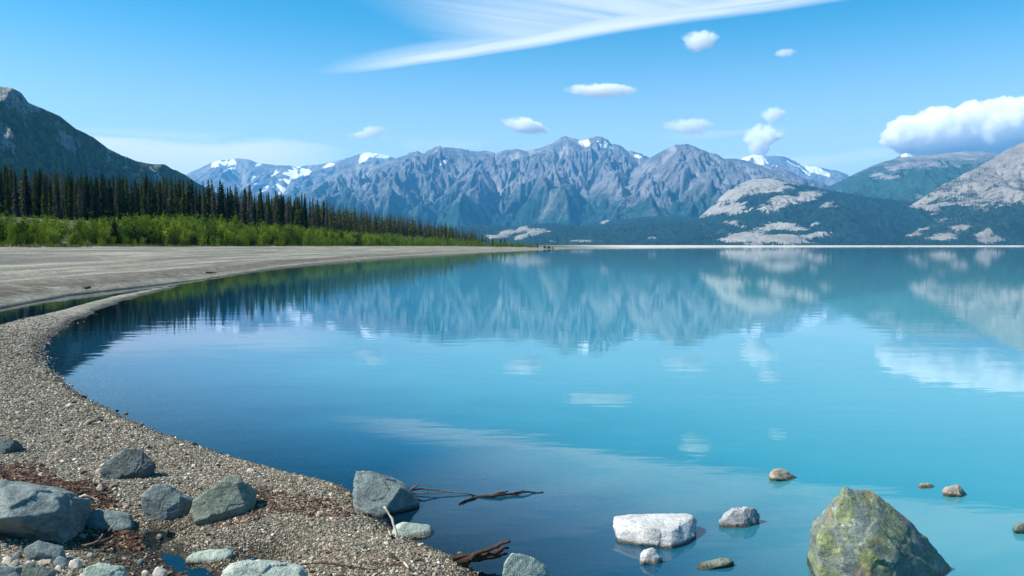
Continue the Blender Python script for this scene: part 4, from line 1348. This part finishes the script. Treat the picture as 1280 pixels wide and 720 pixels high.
twig('dry_twig', [[(102, 683, 0.02), (118, 680, 0.04), (138, 672, 0.03)], [(118, 680, 0.04), (124, 674, 0.08), (128, 668, 0.08)]], W_brown, 'brown dry twig tangled in front of the flat slab', r=(0.012, 0.005), seed=25)
twig('dry_twig', [[(135, 664, 0.02), (141, 657, 0.10), (145, 652, 0.14)]], W_pale, 'thin upright dry stalk in front of the flat slab', r=(0.005, 0.003), seed=27)
twig('bleached_stick', [[(505, 703, 0.02), (511, 710, 0.02)]], W_pale, 'short white stick on the gravel at the bottom edge', r=(0.008, 0.006), seed=29)
twig('dry_twig', [[(372, 706, 0.01), (400, 704, 0.02), (440, 708, 0.02), (470, 712, 0.01)]], W_dark, 'long dark twig lying on the gravel at the bottom edge', r=(0.006, 0.003), seed=31)
twig('driftwood_log', [[(-6, 322, 0.1), (5, 324, 0.12)]], W_dark, 'short dark log on the beach at the left edge', cat='driftwood', r=(0.10, 0.07), seed=33)
twig('driftwood_log', [[(134, 323.0, 0.12), (143, 324.6, 0.10)], [(136, 323, 0.15), (139, 321, 0.3)]], wood_material('red_wood', (0.20, 0.09, 0.05), (0.36, 0.19, 0.12)), 'reddish driftwood stump in the middle of the beach', cat='driftwood', r=(0.16, 0.10), seed=35)
twig('driftwood_log', [[(105, 359.0, 0.06), (112, 359.2, 0.06)]], W_brown, 'brown log on the wrack line above the lagoon', cat='driftwood', r=(0.08, 0.05), seed=37)
twig('driftwood_log', [[(258, 340.8, 0.05), (270, 341.2, 0.05)]], W_dark, 'dark log on the strip where the lagoon ends', cat='driftwood', r=(0.05, 0.03), seed=39)


# ------------------------------------------------------------------ trees and shrubs
def leaf_material(name, stops, trans=0.25, rnd=0.35, nscale=0.8):
    m, t = new_mat(name)
    oi = t.n('ShaderNodeObjectInfo')
    g = t.n('ShaderNodeNewGeometry')
    n = t.noise(g.outputs['Position'], nscale, 4, 0.6)
    f = t.math('ADD', t.math('MULTIPLY', n, 1 - rnd), t.math('MULTIPLY', oi.outputs['Random'], rnd))
    col = t.ramp(f, stops)
    d = t.n('ShaderNodeBsdfDiffuse', ins={'Color': col})
    tr = t.n('ShaderNodeBsdfTranslucent', ins={'Color': col})
    mx = t.n('ShaderNodeMixShader', ins={0: trans, 1: d.outputs[0], 2: tr.outputs[0]})
    finish(t, mx.outputs[0])
    return m


L_spruce = leaf_material('spruce_needles', [(0.25, (0.012, 0.022, 0.008)), (0.5, (0.032, 0.046, 0.013)), (0.75, (0.075, 0.085, 0.018))], 0.12, 0.5, 0.25)
L_dead = leaf_material('dead_spruce_twigs', [(0.3, (0.045, 0.040, 0.032)), (0.7, (0.115, 0.102, 0.082))], 0.05, 0.6, 0.25)
L_willow = leaf_material('willow_leaves', [(0.25, (0.030, 0.062, 0.008)), (0.5, (0.10, 0.165, 0.014)), (0.75, (0.23, 0.30, 0.028))], 0.3, 0.5, 0.5)
L_grass = leaf_material('beach_grass', [(0.3, (0.07, 0.10, 0.025)), (0.7, (0.22, 0.21, 0.09))], 0.2, 0.2, 0.5)
B_bark = wood_material('spruce_bark', (0.035, 0.028, 0.024), (0.10, 0.085, 0.075))
B_grey = wood_material('dead_bark', (0.060, 0.054, 0.044), (0.13, 0.12, 0.10))


def trunk_mesh(h, r, k=6, seed=0):
    rnd = np.random.default_rng(seed)
    zs = np.array([-0.4, 0, .15, .4, .7, 1.0]) * h
    zs[0] = -0.5
    rad = r * np.array([1.4, 1.2, 0.95, 0.7, 0.4, 0.06])
    off = np.cumsum(rnd.normal(0, 0.006 * h, (6, 2)), 0)
    an = np.linspace(0, 2 * np.pi, k, endpoint=False)
    V = np.stack([off[:, :1] + rad[:, None] * np.cos(an), off[:, 1:] + rad[:, None] * np.sin(an), np.repeat(zs[:, None], k, 1)], -1).reshape(-1, 3)
    i = np.arange(5)[:, None] * k; j = np.arange(k)[None]; j2 = (j + 1) % k
    F = np.stack([i + j, i + j2, i + k + j2, i + k + j], -1).reshape(-1, 4)
    return V, F


def spruce_crown(seed, whorls, nb, width, dead=False, base=0.12, h=1.0):
    """drooping branch fans; unit height"""
    rnd = np.random.default_rng(seed)
    V, F = [], []
    lump = rnd.uniform(0.65, 1.2, 9)
    for w in range(whorls):
        f = (w + rnd.uniform(-.4, .4)) / whorls
        f = min(max(f, 0), 0.995)
        z = base + (1 - base) * f
        prof = (1 - f) ** 0.75 * (0.55 + 0.45 * min(1, (f + 0.06) * 5))
        for b in range(nb):
            a = rnd.uniform(0, 2 * np.pi)
            L = width * prof * rnd.uniform(0.45, 1.15) * lump[int(f * 8.9)] + 0.008
            if dead:
                L *= rnd.uniform(0.3, 0.9)
            dr = L * rnd.uniform(0.25, 0.75)
            wd = L * (0.16 if dead else 0.34) * rnd.uniform(.7, 1.2) + 0.002
            c, s = math.cos(a), math.sin(a)
            tx, ty = -s, c
            v0 = len(V)
            zb = z + 0.01
            mid = 0.5
            V += [(0, 0, zb), (c * L * mid + tx * wd, s * L * mid + ty * wd, z - dr * .35 - wd * .5),
                  (c * L, s * L, z - dr + 0.25 * L * .4), (c * L * mid - tx * wd, s * L * mid - ty * wd, z - dr * .35 - wd * .5),
                  (c * L * .62, s * L * .62, z - dr * .45 - wd * 1.5)]
            F += [(v0, v0 + 1, v0 + 2), (v0, v0 + 2, v0 + 3)]
            if not dead:
                F += [(v0, v0 + 4, v0 + 2)]
    # leader
    return np.array(V), np.array(F)


SPR = []
for k in range(7):
    V, F = spruce_crown(100 + k, 46, 9, 0.085 + 0.022 * (k % 3), base=0.05 + 0.05 * (k % 2))
    SPR.append((mesh_np('crown', V, F, False), mesh_np('trunk', *trunk_mesh(1.0, 0.011, 6, k)), False))
for k in range(4):
    V, F = spruce_crown(200 + k, 60, 9, 0.10, True, base=0.05)
    SPR.append((mesh_np('crown', V, F, False), mesh_np('trunk', *trunk_mesh(1.0, 0.008, 6, 50 + k)), True))
for c, tr_, dd in SPR:
    c.materials.append(L_dead if dd else L_spruce)
    tr_.materials.append(B_grey if dd else B_bark)


def spruce(kind, x, y, z, h, wide, rz, label, group, name=None):
    c, tr_, dd = SPR[kind]
    e = link(name or ('dead_spruce' if dd else 'spruce_tree'), None)
    e.location = (x, y, z); e.scale = (h * wide, h * wide, h); e.rotation_euler = (0, 0, rz)
    e.empty_display_size = 0.1
    tag(e, label, 'tree', group)
    link('crown', c, None, e)
    link('trunk', tr_, None, e)
    return e


TOP = np.array([(-400, 190), (-100, 200), (0, 203), (40, 207), (80, 214), (120, 218), (200, 220), (240, 221), (300, 228), (340, 230), (380, 238), (410, 243), (440, 254), (470, 258), (500, 264), (540, 273), (580, 280), (612, 290), (630, 297)], float)


def zone_of(px):
    for lim, w in ((70, ' below the left mountain top'), (150, ' below the left mountain shoulder'), (235, ' where the left mountain slope runs out'), (330, ' in front of the snow-streaked far range'),
                   (430, ' left of the central range'), (520, ' where the wood grows lower'), (9999, ' near its end at the point')):
        if px < lim:
            return w


def build_forest():
    rng = np.random.default_rng(9)
    n = 5200
    y = rng.uniform(100, 470, n)
    tf = np.interp(y, [100, 200, 300, 380, 470], [72, 60, 50, 38, 28])
    t = tf + rng.uniform(0, 1, n) ** 1.4 * 85
    x = upx(y) - t
    px = 640 + FPX * x / y
    k = (px > -190) & (px < 611)
    # keep trees a little apart
    x, y, t, tf, px = x[k], y[k], t[k], tf[k], px[k]
    cell = {}
    keep = []
    for i in range(len(x)):
        key = (int(x[i] // 2.4), int(y[i] // 3.0))
        if key in cell:
            continue
        cell[key] = 1
        keep.append(i)
    keep = np.array(keep)
    x, y, t, tf, px = x[keep], y[keep], t[keep], tf[keep], px[keep]
    z = land(x, y)
    ytop = np.interp(px, TOP[:, 0], TOP[:, 1])
    zt = EYE + (HZ - ytop) / FPX * y
    cap = np.interp(px, [0, 400, 560, 610], [14.5, 13, 10, 7.5])
    h = np.minimum(zt - z, cap) * (0.70 + 0.38 * rng.beta(2.2, 2.0, len(x)))
    h = np.maximum(h, 3.0)
    # a thin fringe of small trees along the front
    small = (t - tf < 5) & (rng.random(len(x)) < 0.45)
    h = np.where(small, h * rng.uniform(0.35, 0.7, len(x)), h)
    dead = rng.random(len(x)) < np.clip(0.46 + 0.5 * fbm(x * .04, y * .04, octv=2, seed=3), 0.05, 0.75)
    vis = (px > -12) & (px < 612)
    score = h / y * np.where(t - tf < 22, 1, 0.25) * vis
    order = np.argsort(-score)
    solo = order[:300]
    rest = order[300:]
    for i in solo:
        dd = bool(dead[i])
        kind = 7 + int(rng.integers(4)) if dd else int(rng.integers(7))
        lab = ('tall ' if h[i] > 9 else '') + ('grey dead spruce in the wood' if dd else 'dark green spruce in the wood')
        if not dd and small[i]:
            lab = 'short green spruce at the foot of the wood'
        lab += zone_of(px[i])
        spruce(kind, x[i], y[i], z[i], h[i], rng.uniform(.8, 1.25), rng.uniform(0, 6.28), lab, 'dead grey spruces of the lakeside wood' if dd else 'green spruces of the lakeside wood')
    # everything behind: one mass
    lo = [spruce_crown(300 + k, 19, 5, 0.105, False, 0.1) for k in range(4)]
    lod = [spruce_crown(320 + k, 24, 5, 0.11, True, 0.05) for k in range(3)]
    for tag_, sel, src, mat, lb in (('green', rest[~dead[rest]], lo, L_spruce, 'dense green spruce forest filling the ground behind the front trees'),
                                    ('dead', rest[dead[rest]], lod, L_dead, 'many grey dead spruces mixed through the forest behind')):
        Vs, Fs, off = [], [], 0
        for i in sel:
            V, F = src[int(rng.integers(len(src)))]
            a = rng.uniform(0, 6.28); c, s = math.cos(a), math.sin(a)
            w = h[i] * rng.uniform(.8, 1.25)
            P = np.stack([(V[:, 0] * c - V[:, 1] * s) * w + x[i], (V[:, 0] * s + V[:, 1] * c) * w + y[i], V[:, 2] * h[i] + z[i]], -1)
            tv = np.array([(-.01, -.006, -.05), (.01, -.006, -.05), (0, .012, -.05), (0, 0, .97)]) * h[i] + (x[i], y[i], z[i])
            Vs += [P, tv]
            Fs += [F + off, np.array([(0, 1, 3), (1, 2, 3), (2, 0, 3)]) + off + len(P)]
            off += len(P) + 4
        me = mesh_np('spruce_forest' if tag_ == 'green' else 'dead_spruce_forest', np.concatenate(Vs), np.concatenate(Fs), False)
        tag(link(me.name, me, mat), lb, 'forest', None, 'stuff')


build_forest()


def shrub_mesh(seed, n_stem, n_leaf, leaf, spread=0.42):
    rnd = np.random.default_rng(seed)
    V, F, SV, SF = [], [], [], []
    for s in range(n_stem):
        a = rnd.uniform(0, 2 * np.pi); lean = rnd.uniform(0.05, spread)
        top = np.array([math.cos(a) * lean, math.sin(a) * lean, rnd.uniform(0.6, 1.0) * (1 - 0.35 * lean / spread)])
        b0 = np.array([math.cos(a) * .03, math.sin(a) * .03, -0.03])
        mid = (b0 + top) / 2 + np.array([0, 0, .06])
        tv, tf = tube([b0, mid, top], 0.010, 0.003, 3, seed + s)
        SF.append(tf + sum(len(v) for v in SV)); SV.append(tv)
        for l in range(n_leaf):
            f = rnd.uniform(0.08, 1.04) ** 0.8
            p = b0 + (top - b0) * f + rnd.normal(0, 1, 3) * np.array([.055, .055, .06]) * (1.25 - 0.6 * f)
            p[2] = max(p[2], 0.02)
            d = rnd.normal(size=3); d[2] = abs(d[2]) * .7 + .2; d /= np.linalg.norm(d)
            e = np.cross(d, rnd.normal(size=3)); e /= np.linalg.norm(e)
            L, w = leaf * rnd.uniform(.7, 1.4), leaf * rnd.uniform(.3, .5)
            v0 = len(V)
            V += [p, p + d * L * .5 + e * w, p + d * L, p + d * L * .5 - e * w]
            F += [(v0, v0 + 1, v0 + 2, v0 + 3)]
    return (np.array(V), np.array(F)), (np.concatenate(SV), np.concatenate(SF))


def build_shrubs():
    rng = np.random.default_rng(21)
    kinds = []
    raw = []
    for k in range(6):
        lv, st = shrub_mesh(400 + k, 13, 60, 0.050, 0.30 + 0.06 * (k % 3))
        raw.append(shrub_mesh(450 + k, 9, 17, 0.090, 0.42)[0])
        a = mesh_np('foliage', *lv, False); a.materials.append(L_willow)
        b = mesh_np('stems', *st); b.materials.append(B_bark)
        kinds.append((a, b))
    n = 5000
    y = np.exp(rng.uniform(math.log(62), math.log(500), n))
    t = 26 + rng.uniform(0, 1, n) ** 1.2 * np.interp(y, [60, 150, 300, 460], [24, 22, 14, 8])
    t = t + 2.0 * vnoise(y * .12, y * 0, seed=4) - np.interp(y, [320, 420, 520], [0, 10, 18])
    x = upx(y) - t
    px = 640 + FPX * x / y
    k = (px > -130) & (px < 692)
    x, y, t, px = x[k], y[k], t[k], px[k]
    cell, keep = {}, []
    for i in range(len(x)):
        g_ = 2.3 if y[i] < 240 else 2.8
        key = (int(x[i] // g_), int(y[i] // g_))
        if key in cell or (y[i] > 240 and rng.random() < 0.45):
            continue
        cell[key] = 1; keep.append(i)
    x, y, t, px = x[keep], y[keep], t[keep], px[keep]
    z = land(x, y)
    ytop = np.interp(px, [-100, 0, 60, 100, 160, 240, 300, 350, 400, 450, 500, 560, 620, 660, 690], [266, 268, 270, 273, 268, 265, 271, 278, 284, 288, 292, 295, 298, 301, 303])
    h = (EYE + (HZ - ytop) / FPX * y - z)
    h = np.clip(h, 0.8, 4.2) * rng.uniform(0.45, 1.2, len(x))
    h = np.where(t < 28, h * rng.uniform(.35, .9, len(x)), h)
    vis = (px > -15) & (px < 690)
    order = np.argsort(-(h / y * vis * np.where(t < 40, 1, .3)))
    for i in order[:300]:
        a, b = kinds[int(rng.integers(6))]
        e = link('willow_shrub', None)
        e.location = (x[i], y[i], z[i]); e.rotation_euler = (0, 0, rng.uniform(0, 6.28))
        w = h[i] * rng.uniform(.85, 1.25)
        e.scale = (w, w, h[i]); e.empty_display_size = 0.1
        big = h[i] > 2.0
        tag(e, ('tall' if h[i] > 3.2 else 'middling' if big else 'low') + ' green willow shrub behind the beach' + zone_of(px[i]).replace(' its ', ' the wood ').replace('where the wood', 'where the spruces').replace('near the wood end', 'near the end of the wood'), 'shrub', 'willow shrubs between the beach and the wood')
        link('foliage', a, None, e); link('stems', b, None, e)
    Vs, Fs, off = [], [], 0
    for i in order[300:]:
        V, F = raw[int(rng.integers(6))]
        a = rng.uniform(0, 6.28); c, s = math.cos(a), math.sin(a)
        w = h[i] * rng.uniform(.85, 1.3)
        Vs.append(np.stack([(V[:, 0] * c - V[:, 1] * s) * w + x[i], (V[:, 0] * s + V[:, 1] * c) * w + y[i], V[:, 2] * h[i] + z[i]], -1)); Fs.append(F + off); off += len(V)
    # low grass and herbs at the top of the beach
    m = 2600
    yy = np.exp(rng.uniform(math.log(60), math.log(490), m)); tt = 23.5 + rng.uniform(0, 1, m) ** 0.7 * 6 + 1.6 * vnoise(yy * .12, yy * 0, seed=4) - np.interp(yy, [320, 420, 520], [0, 10, 18])
    xx = upx(yy) - tt
    kk = (640 + FPX * xx / yy > -60) & (fbm(xx * .3, yy * .3, octv=2, seed=6) > -0.15)
    xx, yy = xx[kk], yy[kk]
    zz = land(xx, yy)
    gV, gF, go = [], [], 0
    for i in range(len(xx)):
        nb = 9
        a = rng.uniform(0, 6.28, nb); L = rng.uniform(.12, .42, nb)
        bx = xx[i] + rng.normal(0, .22, nb); by = yy[i] + rng.normal(0, .22, nb)
        dx, dy = np.cos(a) * L * .5, np.sin(a) * L * .5
        w = 0.05
        P = np.stack([np.stack([bx - w * np.sin(a), by + w * np.cos(a), np.full(nb, zz[i])], -1), np.stack([bx + w * np.sin(a), by - w * np.cos(a), np.full(nb, zz[i])], -1), np.stack([bx + dx, by + dy, zz[i] + L], -1)], 1).reshape(-1, 3)
        gV.append(P); gF.append(np.arange(nb * 3).reshape(-1, 3) + go); go += nb * 3
    tag(link('shrub_thicket', mesh_np('shrub_thicket', np.concatenate(Vs), np.concatenate(Fs), False), L_willow), 'dense green shrub thicket behind the front shrubs', 'shrubs', None, 'stuff')
    tag(link('beach_grass', mesh_np('beach_grass', np.concatenate(gV), np.concatenate(gF), False), L_grass), 'sparse grass and herbs along the top of the beach', 'grass', None, 'stuff')


build_shrubs()

# young conifers among the shrubs
rng = np.random.default_rng(3)


def lone(px, back, h, kind, wide, label, group=None):
    Ys = np.linspace(70, 480, 900)
    tt = back - np.interp(Ys, [320, 420, 520], [0, 10, 18])
    Y = float(Ys[np.argmin(np.abs(upx(Ys) - tt - (px - 640) / FPX * Ys))])
    x = (px - 640) / FPX * Y
    spruce(kind, x, Y, ground_z(x, Y) - 0.05, h * Y / 250, wide, rng.uniform(0, 6), label, group, 'young_spruce')


lone(144, 28, 10.0, 2, 2.0, 'dark bushy spruce standing alone among the bright shrubs')
for i, (px, b, h) in enumerate(((431, 30, 3.6), (481, 29, 3.6), (497, 31, 4.0), (516, 29, 3.4), (530, 31, 3.6), (560, 29, 3.3), (596, 29, 2.8), (616, 30, 3.0), (626, 29, 3.2), (631, 31, 3.0), (640, 28, 1.9), (648, 29, 2.0), (664, 28, 1.6), (672, 29, 1.5))):
    lone(px, b, h, int(rng.integers(7)), 1.7, 'small dark spruce among the low shrubs' + (', left of the point' if px < 590 else ', close to the tip of the point'), 'young spruces among the shrubs')
for px, b, h in ((681, 25, 0.95), (686, 25, 0.85), (691, 25, 0.6)):
    lone(px, b, h, int(rng.integers(7)), 9.0, 'dark low bush at the tip of the wooded point', 'dark bushes at the tip of the point')
